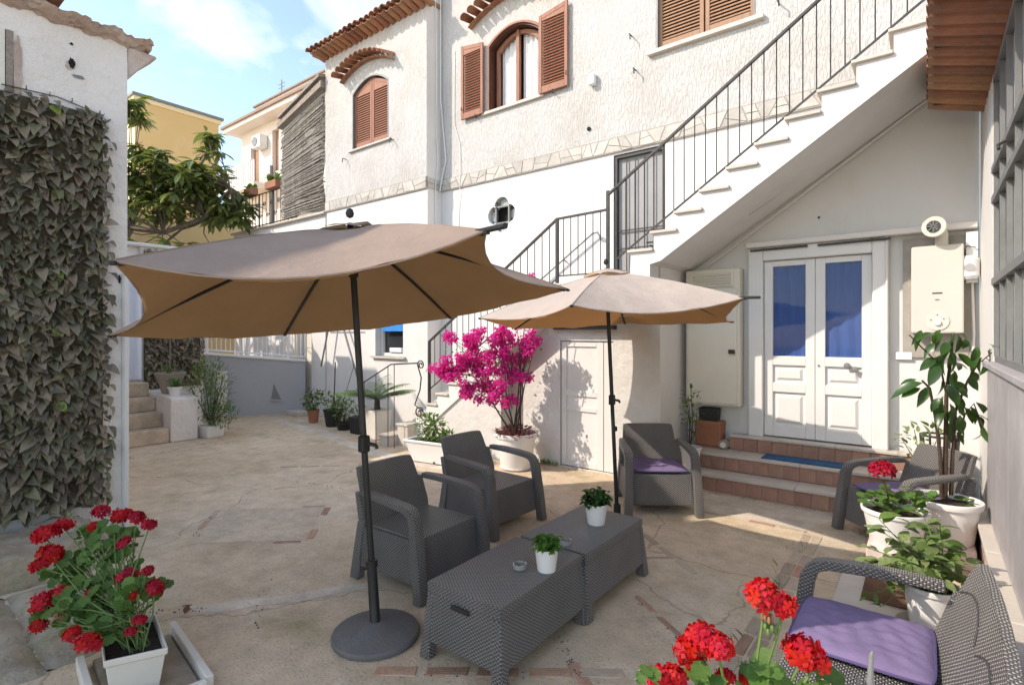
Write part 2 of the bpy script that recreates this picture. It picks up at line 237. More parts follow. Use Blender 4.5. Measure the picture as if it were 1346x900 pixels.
# ---------------------------------------------------------------- mesh helpers
OFF = {}
class MB:
    def __init__(s): s.v = []; s.f = []
    def add(s, vs, fs):
        k = len(s.v); s.v += [tuple(p) for p in vs]; s.f += [tuple(i+k for i in f) for f in fs]; return s
    def hexa(s, a, b):     # two quads (lists of four points), facing rings
        return s.add(list(a)+list(b), [(3, 2, 1, 0), (4, 5, 6, 7), (0, 1, 5, 4), (1, 2, 6, 5), (2, 3, 7, 6), (3, 0, 4, 7)])
    def box(s, x0, x1, y0, y1, z0, z1):
        return s.hexa([(x0, y0, z0), (x1, y0, z0), (x1, y1, z0), (x0, y1, z0)], [(x0, y0, z1), (x1, y0, z1), (x1, y1, z1), (x0, y1, z1)])
    def prism(s, poly, ext):   # polygon (3-D points) extruded along ext, caps tessellated
        n = len(poly); e = Vector(ext); A = [Vector(p) for p in poly]; B = [p+e for p in A]
        tr = tessellate_polygon([A])
        return s.add(A+B, [tuple(t) for t in tr]+[tuple(i+n for i in reversed(t)) for t in tr]+[(i, (i+1) % n, (i+1) % n+n, i+n) for i in range(n)])
    def tube(s, pts, r, n=6, cap=True):
        P = [Vector(p) for p in pts]; m = len(P); rr = r if isinstance(r, (list, tuple)) else [r]*m
        vs = []; ref = None
        for i in range(m):
            d = (P[min(i+1, m-1)]-P[max(i-1, 0)])
            d = d.normalized() if d.length > 1e-9 else Vector((0, 0, 1))
            if ref is None: ref = Vector((0, 0, 1)) if abs(d.z) < .9 else Vector((1, 0, 0))
            a = d.cross(ref)
            if a.length < 1e-5: a = d.cross(Vector((1, .3, .2)))
            a.normalize(); b = d.cross(a).normalized(); ref = -b if False else ref
            for k in range(n):
                t = 2*math.pi*(k+.5)/n; vs.append(P[i]+a*math.cos(t)*rr[i]+b*math.sin(t)*rr[i])
        fs = [(i*n+k, i*n+(k+1) % n, (i+1)*n+(k+1) % n, (i+1)*n+k) for i in range(m-1) for k in range(n)]
        if cap: fs += [tuple(range(n-1, -1, -1)), tuple((m-1)*n+k for k in range(n))]
        return s.add(vs, fs)
    def lathe(s, prof, n=20, c=(0, 0, 0)):
        vs = [(c[0]+r*math.cos(2*math.pi*k/n), c[1]+r*math.sin(2*math.pi*k/n), c[2]+z) for r, z in prof for k in range(n)]
        m = len(prof)
        fs = [(i*n+k, i*n+(k+1) % n, (i+1)*n+(k+1) % n, (i+1)*n+k) for i in range(m-1) for k in range(n)]
        if prof[0][0] > 1e-6: fs.append(tuple(range(n-1, -1, -1)))
        if prof[-1][0] > 1e-6: fs.append(tuple((m-1)*n+k for k in range(n)))
        return s.add(vs, fs)
    def grid(s, fn, nu, nv):
        vs = [fn(i/nu, j/nv) for j in range(nv+1) for i in range(nu+1)]
        return s.add(vs, [(j*(nu+1)+i, j*(nu+1)+i+1, (j+1)*(nu+1)+i+1, (j+1)*(nu+1)+i) for j in range(nv) for i in range(nu)])
    def sweep(s, path, w, h):  # rectangle section swept along a path of (point, side) ; w across side, h along normal
        vs = []; m = len(path)
        for i, (p, sd) in enumerate(path):
            p = Vector(p); d = Vector(path[min(i+1, m-1)][0])-Vector(path[max(i-1, 0)][0]); d.normalize()
            a = Vector(sd).normalized(); nn = a.cross(d).normalized()
            ww = w[i] if isinstance(w, list) else w; hh = h[i] if isinstance(h, list) else h
            vs += [p-a*ww/2-nn*hh/2, p+a*ww/2-nn*hh/2, p+a*ww/2+nn*hh/2, p-a*ww/2+nn*hh/2]
        fs = [(i*4+k, i*4+(k+1) % 4, i*4+4+(k+1) % 4, i*4+4+k) for i in range(m-1) for k in range(4)]+[(3, 2, 1, 0), tuple((m-1)*4+k for k in range(4))]
        return s.add(vs, fs)
    def mesh(s, name, mat, off=(0, 0, 0), smooth=False, bevel=0, seg=1, uv=False, solid=0):
        me = bpy.data.meshes.new(name); o = Vector(off)
        me.from_pydata([tuple(Vector(p)-o) for p in s.v], [], s.f)
        if bevel:
            bm = bmesh.new(); bm.from_mesh(me); bmesh.ops.remove_doubles(bm, verts=bm.verts, dist=1e-5)
            bmesh.ops.recalc_face_normals(bm, faces=bm.faces)
            ed = [e for e in bm.edges if len(e.link_faces) == 2 and e.calc_face_angle(0) > .5]
            bmesh.ops.bevel(bm, geom=ed, offset=bevel, segments=seg, profile=.5, affect='EDGES', clamp_overlap=True)
            bm.to_mesh(me); bm.free()
        else:
            bm = bmesh.new(); bm.from_mesh(me); bmesh.ops.recalc_face_normals(bm, faces=bm.faces); bm.to_mesh(me); bm.free()
        if smooth:
            me.polygons.foreach_set('use_smooth', [True]*len(me.polygons))
            try: me.set_sharp_from_angle(angle=R(smooth if smooth is not True else 40))
            except Exception: pass
        if uv:
            ul = me.uv_layers.new(name='UVMap')
            for p in me.polygons:
                n = p.normal; ax = max(range(3), key=lambda k: abs(n[k]))
                for li in p.loop_indices:
                    c = me.vertices[me.loops[li].vertex_index].co
                    ul.data[li].uv = (c.y, c.z) if ax == 0 else ((c.x, c.z) if ax == 1 else (c.x, c.y))
        me.materials.append(MT[mat] if isinstance(mat, str) else mat)
        return me
    def build(s, name, mat, parent=None, **k):
        off = OFF.get(parent, Vector((0, 0, 0))) if parent else Vector((0, 0, 0))
        return put(s.mesh(name, mat, off=off, **k), name, parent)
def put(me, name, parent=None, loc=None, rot=None, scale=None, mtx=None):
    o = bpy.data.objects.new(name, me); C.objects.link(o)
    if parent: o.parent = parent; OFF[o] = OFF[parent]
    else: OFF[o] = Vector((0, 0, 0))
    if mtx is not None: o.matrix_local = mtx
    else:
        if loc: o.location = loc
        if rot: o.rotation_euler = rot
        if scale: o.scale = scale if isinstance(scale, (tuple, list, Vector)) else (scale,)*3
    return o
def tag(o, label=None, cat=None, group=None, kind=None):
    if label: o['label'] = label
    if cat: o['category'] = cat
    if group: o['group'] = group
    if kind: o['kind'] = kind
    return o
def thing(name, label, cat, loc=(0, 0, 0), rz=0, group=None):
    o = bpy.data.objects.new(name, None); C.objects.link(o); o.location = loc; o.rotation_euler = (0, 0, rz); o.empty_display_size = .1
    OFF[o] = Vector(loc) if rz == 0 else Vector((0, 0, 0))
    return tag(o, label, cat, group)
def kids(o): return [c for c in bpy.data.objects if c.parent == o]
KID = None
def copy_tree(o, loc=None, rz=None, label=None, tree=None):
    if tree is None:
        tree = {}
        for c in bpy.data.objects:
            if c.parent: tree.setdefault(c.parent, []).append(c)
    c = o.copy(); C.objects.link(c)
    if loc: c.location = loc
    if rz is not None: c.rotation_euler = (0, 0, rz)
    if label: c['label'] = label
    for ch in tree.get(o, []):
        d = copy_tree(ch, tree=tree); d.parent = c
    return c
def box(name, mat, x0, x1, y0, y1, z0, z1, parent=None, **k): return MB().box(x0, x1, y0, y1, z0, z1).build(name, mat, parent, **k)
def frame_mtx(p, d, up=(0, 0, 1), s=1.0, roll=0):
    d = Vector(d).normalized(); up = Vector(up); x = d.cross(up)
    if x.length < 1e-4: x = d.cross(Vector((1, 0.2, 0)))
    x.normalize(); n = x.cross(d)
    m = Matrix((x, d, n)).transposed().to_4x4()
    if roll: m = m @ Matrix.Rotation(roll, 4, 'Y')
    m = Matrix.Translation(Vector(p)) @ m @ Matrix.Diagonal((s, s, s, 1)) if not isinstance(s, tuple) else Matrix.Translation(Vector(p)) @ m @ Matrix.Diagonal((*s, 1))
    return m
def rv(a=1.0): return Vector((random.uniform(-a, a), random.uniform(-a, a), random.uniform(-a, a)))
def rdir():
    while True:
        v = rv()
        if .05 < v.length < 1: return v.normalized()
# leaves: length along +Y, unit length
def leaf_geo(width, peak=.4, fold=.18, curl=.2, n=5, wave=0.0, tip=1.0):
    vs = []; fs = []
    for j in range(n+1):
        t = j/n; ww = width*.5*(math.sin(math.pi*t**(math.log(.5)/math.log(peak)))**.8 if 0 < t < 1 else 0.02)
        z = -curl*t*t
        for k, sx in enumerate((-1, 0, 1)):
            vs.append((sx*ww, t, z+(abs(sx)*fold*ww)+wave*math.sin(9*t+sx)*abs(sx)*ww))
    for j in range(n):
        for k in range(2): fs.append((j*3+k, j*3+k+1, j*3+k+4, j*3+k+3))
    return vs, fs
def leaf_mesh(name, mat, **k):
    b = MB(); b.add(*leaf_geo(**k)); me = b.mesh(name, mat); me.polygons.foreach_set('use_smooth', [True]*len(me.polygons)); return me
def round_leaf(name, mat, lobes=7, n=21, cup=.22, seed=0):
    rnd = random.Random(seed); vs = [(0, .12, 0)]; fs = []
    for ring, rr in ((1, .55), (2, 1.0)):
        for k in range(n):
            a = -math.pi/2+.35+(2*math.pi-.7)*k/(n-1); lob = 1-.13*abs(math.sin(a*lobes/2)) if ring == 2 else 1
            r = .5*rr*lob; vs.append((math.cos(a)*r, .42+math.sin(a)*r, cup*rr*rr*.35+(.05*math.sin(a*lobes) if ring == 2 else 0)+rnd.uniform(-.01, .01)))
    for k in range(n-1):
        fs.append((0, 1+k, 2+k)); fs.append((1+k, 1+n+k, 2+n+k, 2+k))
    b = MB(); b.add(vs, fs); me = b.mesh(name, mat); me.polygons.foreach_set('use_smooth', [True]*len(me.polygons)); return me
def scatter_mesh(name, mat, geo, mats):    # many copies of one leaf joined in one mesh
    vs, fs = geo; b = MB(); V = [Vector(p) for p in vs]
    for m in mats: b.add([m @ p for p in V], fs)
    return b.mesh(name, mat)

# ================================================================ THE SETTING
g = MB().grid(lambda u, v: (-90+180*u, -60+180*v, 0), 8, 8).build('ground', 'ground'); tag(g, 'worn brown grey concrete courtyard floor with brick strips', 'ground', kind='structure')
def patch(name, mat, poly, z=.0015, jit=.03, parent=g):
    pts = []
    for i in range(len(poly)):
        a, b2 = Vector(poly[i]), Vector(poly[(i+1) % len(poly)]); n = max(2, int((b2-a).length/.12))
        for k in range(n):
            p = a.lerp(b2, k/n); pts.append((p.x+random.uniform(-jit, jit), p.y+random.uniform(-jit, jit), z))
    b = MB(); tr = tessellate_polygon([[Vector(p) for p in pts]]); b.add(pts, [tuple(t) for t in tr]); return b.build(name, mat, parent)
patch('concrete_panel', 'patchdark', [(-5.0, 1.95), (-4.28, 2.58), (-4.92, 3.22), (-5.72, 2.5)], .0018, .012)
patch('concrete_strip', 'patch', [(-3.86, 1.50), (-3.42, 2.05), (-3.10, 2.62), (-3.02, 2.55), (-3.33, 1.98), (-3.76, 1.42)], .0016, .02)
patch('concrete_strip', 'patch', [(-10.6, 5.65), (-8.6, 5.45), (-7.3, 5.15), (-6.0, 4.95), (-4.7, 5.0), (-4.6, 5.2), (-6.0, 5.2), (-7.4, 5.4), (-8.6, 5.7), (-10.6, 5.9)], .0016, .03)
patch('concrete_strip', 'patch', [(-2.5, 5.55), (-.86, 5.5), (-.66, 6.2), (-2.5, 6.15)], .0016, .02)
# brick inlay strips: each brick is a piece of the ground
brick_me = []
for k in range(5):
    rr = random.Random(k); b = MB(); lx, ly = .115, .034
    P4 = [(-lx+rr.uniform(-.008, .008), -ly+rr.uniform(-.004, .004)), (lx+rr.uniform(-.008, .008), -ly+rr.uniform(-.004, .004)), (lx+rr.uniform(-.008, .008), ly+rr.uniform(-.004, .004)), (-lx+rr.uniform(-.008, .008), ly+rr.uniform(-.004, .004))]
    b.hexa([(x, y, -.03) for x, y in P4], [(x*.985, y*.96, .0+rr.uniform(-.0015, .0015)) for x, y in P4]); brick_me.append(b.mesh('brick', 'brick', bevel=.003))
brick_pale = []
for me in brick_me: q = me.copy(); q.materials[0] = MT['brickpale']; brick_pale.append(q)
def strip(a, b, skip=.1, pale=.3, z=.006, wide=1):
    a, b = Vector((*a, 0)), Vector((*b, 0)); n = max(1, int((b-a).length/.245)); ang = math.atan2((b-a).y, (b-a).x)
    for k in range(n):
        if random.random() < skip: continue
        p = a.lerp(b, (k+.5)/n); put(random.choice(brick_pale if random.random() < pale else brick_me), 'brick', g, loc=(p.x, p.y, z+random.uniform(-.003, .002)), rot=(random.uniform(-.01, .01), random.uniform(-.01, .01), ang+random.uniform(-.02, .02)), scale=(1, wide*random.uniform(.9, 1.08), 1))
strip((-5.02, 1.92), (-5.74, 2.52), .35, .6, wide=.75); strip((-4.24, 2.6), (-4.93, 3.25), .1, .3, wide=.9); strip((-5.0, 1.9), (-4.27, 2.56), .45, .8, wide=.6); strip((-5.72, 2.55), (-4.95, 3.24), .5, .8, wide=.6)
strip((-2.35, 1.80), (-1.25, 2.62), .12, .15, wide=1.15); strip((-1.83, 2.74), (-1.32, 2.36), .1, .2, wide=1.1)
for dx in (0, .078): strip((-.84+dx, 2.9), (-.84+dx, 5.42), .0, .9, wide=1.05)
strip((-2.4, 5.45), (-.85, 5.47), .25, .8, wide=.8); strip((-2.25, 4.72), (-1.35, 4.0), .3, .6, wide=.8); strip((-2.0, 3.9), (-1.4, 4.35), .2, .5, wide=.6)
strip((-1.6, 3.45), (-.9, 2.95), .35, .6, wide=.6); strip((-4.2, 1.15), (-3.75, 1.55), .2, .4, wide=1.1); strip((-6.9, 3.8), (-6.3, 4.35), .1, 1, wide=.7); strip((-5.75, 4.15), (-5.35, 4.9), .1, 1, wide=.7)
# dark broken cracks with soil in them along the joints: shallow soil crumbs (loose dirt) and small debris
crumbs = []
for (a, b2, n) in (((-1.6, 3.42), (-.9, 2.93), 30), ((-1.75, 2.70), (-1.4, 2.42), 34), ((-2.2, 1.87), (-1.4, 2.5), 40), ((-4.0, 1.3), (-3.7, 1.56), 30), ((-6.3, 3.5), (-4.3, 3.97), 40), ((-5.6, 2.42), (-5.1, 2.0), 24), ((-2.4, 6.13), (-.8, 6.21), 50), ((-3.9, 6.1), (-3.2, 6.12), 30), ((-3.2, 1.6), (-3.9, 2.1), 14), ((-9, 5.9), (-7.5, 5.95), 30)):
    for k in range(n):
        t = random.random(); crumbs.append(Matrix.Translation((a[0]+(b2[0]-a[0])*t+random.gauss(0, .018), a[1]+(b2[1]-a[1])*t+random.gauss(0, .018), .002)) @ Euler((random.uniform(0, 6), random.uniform(0, 6), random.uniform(0, 6))).to_matrix().to_4x4() @ Matrix.Scale(random.uniform(.003, .008), 4))
for k in range(25): crumbs.append(Matrix.Translation((random.uniform(-6, -.7), random.uniform(1.5, 5.6), .002)) @ Matrix.Scale(random.uniform(.002, .005), 4))
oct_geo = ([(1, 0, 0), (-1, 0, 0), (0, 1, 0), (0, -1, 0), (0, 0, .6), (0, 0, -.6)], [(0, 2, 4), (2, 1, 4), (1, 3, 4), (3, 0, 4), (2, 0, 5), (1, 2, 5), (3, 1, 5), (0, 3, 5)])
tag(put(scatter_mesh('soil_crumbs', 'soil', oct_geo, crumbs), 'soil_crumbs'), 'dark soil crumbs lying in the floor joints', 'soil', kind='stuff')
lf = leaf_mesh('dry_leaf', 'dryleaf', width=.5, curl=-.3, fold=.5)
for k, (x, y, s) in enumerate(((-3.72, 1.42, .075), (-3.80, 1.50, .065))):
    tag(put(lf, 'dry_leaf', loc=(x, y, .024), rot=(.05, .3, 1+k*2.2), scale=s), ('larger curled dry brown leaf on the floor by the geranium box', 'smaller dry brown leaf lying behind the larger one on the floor')[k], 'leaf', 'dry leaves by the geranium box')

# ================================================================ MAIN HOUSE
def arch(x0, x1, z0, zs, rise, n=12):      # opening outline with a segmental arch
    return [(x0, z0), (x1, z0)]+[(x1+(x0-x1)*k/n, zs+rise*(1-(2*k/n-1)**2)) for k in range(n+1)]
def rect(x0, x1, z0, z1): return [(x0, z0), (x1, z0), (x1, z1), (x0, z1)]
def wall_y(name, mat, y, outer, holes, depth, parent, **k):
    b = MB(); loops = [outer]+holes; flat = [Vector((x, y, z)) for lp in loops for x, z in lp]
    tr = tessellate_polygon([[Vector((x, y, z)) for x, z in lp] for lp in loops]); b.add(flat, [tuple(t) for t in tr])
    for lp in holes:
        n = len(lp); b.add([(x, y, z) for x, z in lp]+[(x, y+depth, z) for x, z in lp], [(i, (i+1) % n, (i+1) % n+n, i+n) for i in range(n)])
    return b.build(name, mat, parent, **k)
H = thing('house', 'two storey white stucco house with brown shutters and outdoor staircase wall', 'house', (-5, 7.05, 0))
YM, YL = 7.05, 6.70; XC = -7.12; ZB = 4.42; ZT = 7.75
# quatrefoil outline
def quat(cx, cz, a=.145, r=.165):
    P = []
    for k, (dx, dz, st) in enumerate(((1, 0, -90), (0, 1, 0), (-1, 0, 90), (0, -1, 180))):
        for j in range(9):
            t = R(st+180*j/8); P.append((cx+dx*a+math.cos(t)*r, cz+dz*a+math.sin(t)*r))
    return P
W1, W2, W3 = arch(-9.32, -8.17, 5.54, 6.70, .22), arch(-5.98, -4.88, 5.60, 6.74, .21), arch(-2.95, -1.66, 5.68, 6.9, .25)
QC = (-5.69, 3.81)
def q_outline(cx, cz, a=.13, r=.155, n=10):
    P = []
    for ang in (0, 90, 180, 270):
        c = (cx+math.cos(R(ang))*a*1.1, cz+math.sin(R(ang))*a*1.1)
        for j in range(n+1):
            t = R(ang-98+196*j/n); P.append((c[0]+math.cos(t)*r, c[1]+math.sin(t)*r))
    return P
wall_y('upper_wall', 'stucco', YM, [(XC, ZB+.02), (.42, ZB+.02), (.42, ZT+.6), (XC, ZT+.6)], [W2, W3], .22, H)
wall_y('lower_wall', 'white', YM+.02, [(XC, 0), (.42, 0), (.42, ZB+.04), (XC, ZB+.04)], [rect(-3.60, -2.82, 2.45, 4.38), q_outline(*QC), rect(-1.563, -.47, .55, 2.67)], .2, H)
wall_y('upper_wall', 'stucco', YL, [(-10.27, ZB+.02), (XC, ZB+.02), (XC, ZT+.1), (-10.27, ZT+.1)], [W1], .2, H)
wall_y('lower_wall', 'white', YL+.02, [(-10.27, 0), (XC, 0), (XC, ZB+.04), (-10.27, ZB+.04)], [rect(-8.6, -7.78, 1.36, 2.25)], .25, H)
MB().add([(XC, YL, ZB+.02), (XC, YM, ZB+.02), (XC, YM, ZT+.6), (XC, YL, ZT+.6)], [(0, 1, 2, 3)]).build('return_wall', 'shade', H)
MB().add([(XC-.001, YL+.02, 0), (XC-.001, YM+.02, 0), (XC-.001, YM+.02, ZB+.03), (XC-.001, YL+.02, ZB+.03)], [(0, 1, 2, 3)]).build('return_wall', 'shade', H)
MB().add([(-10.27, YL, 0), (-10.27, 14, 0), (-10.27, 14, ZT), (-10.27, YL, ZT)], [(0, 1, 2, 3)]).build('side_wall', 'stucco', H)
box('interior_backing', 'black', -10.2, .4, 7.7, 7.75, 0, 8.2, H)
# stone band: every stone a piece
def band(x0, x1, y, z0, z1):
    x = x0; stones = []
    sl = 0.0
    while x < x1-.05:
        wd = random.uniform(.13, .30); nx = min(x1, x+wd); ns = random.uniform(-.07, .07)
        if x1-nx < .08: nx = x1; ns = 0
        A, B2, C2, D = (x+sl, z0), (nx+ns, z0), (nx-ns, z1), (x-sl, z1)
        kind = random.random()
        def ip(p, q, t): return (p[0]+(q[0]-p[0])*t, p[1]+(q[1]-p[1])*t)
        if kind < .45: stones.append([A, B2, C2, D])
        elif kind < .72:
            t1, t2 = random.uniform(.3, .7), random.uniform(.3, .7); l, r_ = ip(A, D, t1), ip(B2, C2, t2); stones += [[A, B2, r_, l], [l, r_, C2, D]]
        elif kind < .86: t1 = random.uniform(.25, .75); l = ip(A, D, t1); stones += [[A, B2, l], [l, B2, C2, D]]
        else: t1 = random.uniform(.3, .7); t = ip(D, C2, t1); stones += [[A, t, D], [A, B2, C2, t]]
        x, sl = nx, ns
    for s in stones:
        cx = sum(p[0] for p in s)/len(s); cz = sum(p[1] for p in s)/len(s); e = []
        for p in s:
            dx, dz = cx-p[0], cz-p[1]; ln = math.hypot(dx, dz)+1e-6; e.append((p[0]+dx/ln*.008, p[1]+dz/ln*.008))
        out = random.uniform(.006, .014)
        b = MB(); n = len(e); b.add([(p[0], y, p[1]) for p in e]+[(p[0]+(cx-p[0])*.04, y-out, p[1]+(cz-p[1])*.04) for p in e], [tuple(range(n, 2*n))]+[(i, (i+1) % n, (i+1) % n+n, i+n) for i in range(n)])
        b.build('stone', 'stone', H)
for (a, b2, y) in ((XC+.02, .4, YM), (-10.27, XC, YL)):
    box('band_mortar', 'grout', a, b2, y-.006, y+.02, ZB-.01, ZB+.21, H); band(a, b2, y-.004, ZB, ZB+.20)
for (ya, yb) in ((YL, YM),):
    for k in range(2):
        for j in range(2): box('stone', 'stone', XC, XC+.016, ya+.01+k*.17, ya+.165+k*.17, ZB+j*.1+.004, ZB+j*.1+.094, H, bevel=.004)
# barrel tiles
def tile_mesh(l=.34, r=.076, r2=.062, n=7, th=.012):
    b = MB(); vs = []
    for (yy, rr) in ((0, r), (l, r2)):
        for rad in (rr, rr-th):
            for k in range(n+1):
                t = math.pi*k/n; vs.append((math.cos(t)*rad, yy, math.sin(t)*rad*.8))
    m = n+1; fs = []
    for k in range(n): fs += [(k, k+1, 2*m+k+1, 2*m+k), (m+k+1, m+k, 3*m+k, 3*m+k+1), (k+1, k, m+k, m+k+1), (2*m+k, 2*m+k+1, 3*m+k+1, 3*m+k)]
    fs += [(0, 2*m, 3*m, m), (n, m+n, 3*m+n, 2*m+n)]
    b.add(vs, fs); me = b.mesh('roof_tile', 'tile'); return me
TILE = tile_mesh(); 
RF = box('roof', 'tile', -10.5, XC+.02, 6.52, 9.5, ZT+.02, ZT+.10, H)
x = -10.42; k = 0
while x < XC+.15:
    put(TILE, 'roof_tile', RF, loc=Vector((x, 6.36+random.uniform(-.02, .02), ZT+.05))-OFF[RF], rot=(R(14)+random.uniform(-.03, .03), random.uniform(-.05, .05), random.uniform(-.04, .04)))
    put(TILE, 'roof_tile', RF, loc=Vector((x+.0825, 6.40+random.uniform(-.02, .02), ZT+.04))-OFF[RF], rot=(R(14), R(180)+random.uniform(-.05, .05), random.uniform(-.04, .04)))
    x += .165
box('roof', 'tile', XC+.05, .5, 6.85, 10, ZT+.62, ZT+.72, H)
def hood(x0, x1, zs, rise, y, n, sub=.30):
    b = MB(); m = 14; P = [(x0+(x1-x0)*k/m, zs+rise*(1-(2*k/m-1)**2)) for k in range(m+1)]
    for k in range(m): b.hexa([(P[k][0], y-.10, P[k][1]), (P[k+1][0], y-.10, P[k+1][1]), (P[k+1][0], y+.02, P[k+1][1]), (P[k][0], y+.02, P[k][1])], [(P[k][0], y-.10, P[k][1]+.02), (P[k+1][0], y-.10, P[k+1][1]+.02), (P[k+1][0], y+.02, P[k+1][1]+.02), (P[k][0], y+.02, P[k][1]+.02)])
    hd = b.build('window_hood', 'tile', H)
    for k in range(n):
        t = (k+.5)/n; sl = math.atan2(-rise*4*(2*t-1), x1-x0)
        put(TILE, 'roof_tile', hd, loc=Vector((x0+(x1-x0)*t, y-.30, zs+rise*(1-(2*t-1)**2)+.03))-OFF[hd], rot=(R(12), -sl+random.uniform(-.05, .05), random.uniform(-.04, .04)), scale=(1, .95, 1))
hood(-9.62, -8.0, 6.98, .22, YL, 11); hood(-6.35, -4.5, 7.14, .26, YM, 12); hood(-3.2, -1.4, 7.3, .24, YM, 12)
# shutters
def shutter_leaf(name, x0, x1, z0, zl, zr, y, parent, mf, ms, hook=True, mid=None):
    r = put(None, name, parent) if False else None
    st = .055; b = MB()
    for (a, c) in ((x0, x0+st), (x1-st, x1)):
        zt0 = zl+(zr-zl)*(a-x0)/(x1-x0); zt1 = zl+(zr-zl)*(c-x0)/(x1-x0)
        b.hexa([(a, y, z0), (c, y, z0), (c, y+.035, z0), (a, y+.035, z0)], [(a, y, zt0), (c, y, zt1), (c, y+.035, zt1), (a, y+.035, zt0)])
    f = b
    ia, ic = x0+st, x1-st
    zt0 = zl+(zr-zl)*st/(x1-x0); zt1 = zr-(zr-zl)*st/(x1-x0)
    f.hexa([(ia, y+.001, zt0-.07), (ic, y+.001, zt1-.07), (ic, y+.034, zt1-.07), (ia, y+.034, zt0-.07)], [(ia, y+.001, zt0), (ic, y+.001, zt1), (ic, y+.034, zt1), (ia, y+.034, zt0)])
    zm = min(zt0, zt1)-.072
    f.hexa([(ia, y+.004, zm-.03), (ic, y+.004, zm-.03), (ic, y+.030, zm-.03), (ia, y+.030, zm-.03)], [(ia, y+.004, zt0-.069), (ic, y+.004, zt1-.069), (ic, y+.030, zt1-.069), (ia, y+.030, zt0-.069)])
    f.box(ia, ic, y+.001, y+.034, z0, z0+.11)
    if mid: f.box(ia, ic, y+.001, y+.034, mid-.03, mid+.03)
    fr = f.build(name, mf, parent, bevel=.004)
    zt = min(zt0, zt1)-.07; z = z0+.125
    sl = MB().hexa([(ia, y+.002, 0), (ic, y+.002, 0), (ic, y+.009, -.005), (ia, y+.009, -.005)], [(ia, y+.026, .036), (ic, y+.026, .036), (ic, y+.033, .031), (ia, y+.033, .031)])
    me = sl.mesh('slat', ms, off=OFF[parent])
    zt = max(zt0, zt1)-.075
    while z < zt-.03:
        w_ = 1.0
        if z > min(zt0, zt1)-.075-.03: pass
        else: put(me, 'slat', fr, loc=(0, 0, z), rot=(random.uniform(-.0, .0), 0, 0))
        z += .046
    return fr
# window 1 closed
for (a, c, l, r_) in ((-9.30, -8.75, 6.70, 6.90), (-8.74, -8.19, 6.90, 6.70)): shutter_leaf('shutter', a, c, 5.57, l, r_, YL+.05, H, 'woodframe', 'woodframe')
box('window_sill', 'marble', -9.40, -8.09, YL-.05, YL+.2, 5.50, 5.54, H, bevel=.006)
def arch_frame(x0, x1, z0, zs, rise, y, w_, d, mat, name='window_frame'):
    b = MB(); n = 14; O = [(x0, z0)]+[(x0+(x1-x0)*k/n, zs+rise*(1-(2*k/n-1)**2)) for k in range(n+1)]+[(x1, z0)]
    cx = (x0+x1)/2; I = []
    for (px, pz) in O: I.append((px+(w_ if px < cx-.01 else (-w_ if px > cx+.01 else 0))*min(1, abs(px-cx)/((x1-x0)/2)), pz if pz == z0 else pz-w_))
    for k in range(len(O)-1):
        b.hexa([(O[k][0], y, O[k][1]), (O[k+1][0], y, O[k+1][1]), (I[k+1][0], y, I[k+1][1]), (I[k][0], y, I[k][1])], [(O[k][0], y+d, O[k][1]), (O[k+1][0], y+d, O[k+1][1]), (I[k+1][0], y+d, I[k+1][1]), (I[k][0], y+d, I[k][1])])
    return b.build(name, mat, H)
arch_frame(-9.32, -8.17, 5.54, 6.70, .22, YL-.004, .03, .05, 'greysteel'); box('window_back', 'black', -9.35, -8.1, YL+.14, YL+.16, 5.5, 7.0, H)
# window 2 open
arch_frame(-5.98, -4.88, 5.60, 6.74, .21, YM-.006, .03, .03, 'woodframe'); arch_frame(-5.979, -4.881, 5.60, 6.739, .208, YM+.026, .05, .18, 'darkwood'); arch_frame(-5.90, -4.96, 5.62, 6.68, .20, YM+.15, .06, .05, 'woodframe')
wf = box('casement_frame', 'woodframe', -5.46, -5.40, YM+.13, YM+.19, 5.62, 6.95, H)
box('casement_rail', 'woodframe', -5.9, -4.96, YM+.135, YM+.185, 5.62, 5.70, wf)
for (a, c) in ((-5.84, -5.47), (-5.39, -5.02)):
    MB().grid(lambda u, v: (a+(c-a)*u, YM+.24+.015*math.sin(u*22+a), 5.66+1.28*v), 26, 1).build('curtain', 'curtainwhite', H, smooth=True)
box('window_back', 'black', -6.0, -4.85, YM+.30, YM+.32, 5.5, 7.1, H); box('window_sill', 'marble', -6.08, -4.80, YM-.05, YM+.2, 5.55, 5.60, H, bevel=.006)
shutter_leaf('shutter', -6.54, -6.03, 5.58, 6.88, 6.80, YM-.075, H, 'woodframe', 'wood'); shutter_leaf('shutter', -4.86, -4.33, 5.58, 6.81, 6.89, YM-.075, H, 'woodframe', 'wood')
for (hx, hz) in ((-6.52, 5.75), (-6.2, 5.55), (-4.6, 5.54), (-4.35, 5.75)): MB().tube([(hx, YM-.02, hz), (hx, YM-.09, hz), (hx+.02, YM-.10, hz+.04)], .008, 5).build('shutter_catch', 'iron', H)
# window 3 closed
for (a, c, l, r_) in ((-2.93, -2.31, 6.90, 7.13), (-2.29, -1.68, 7.13, 6.90)): shutter_leaf('shutter', a, c, 5.70, l, r_, YM+.05, H, 'palewood', 'palewood')
arch_frame(-2.95, -1.66, 5.68, 6.9, .25, YM-.004, .03, .05, 'greysteel'); box('window_back', 'black', -3.0, -1.6, YM+.14, YM+.16, 5.6, 7.2, H); box('window_sill', 'marble', -3.05, -1.56, YM-.07, YM+.2, 5.62, 5.68, H, bevel=.006)
for (hx, hz, hy) in ((-9.52, 5.40, YL), (-8.03, 5.48, YL), (-3.24, 5.50, YM), (-1.40, 5.75, YM), (-3.30, 6.0, YM)): MB().tube([(hx, hy, hz), (hx+.0, hy-.09, hz), (hx+.02, hy-.11, hz-.03), (hx+.02, hy-.11, hz-.09)], .009, 5).build('shutter_hook', 'iron', H)
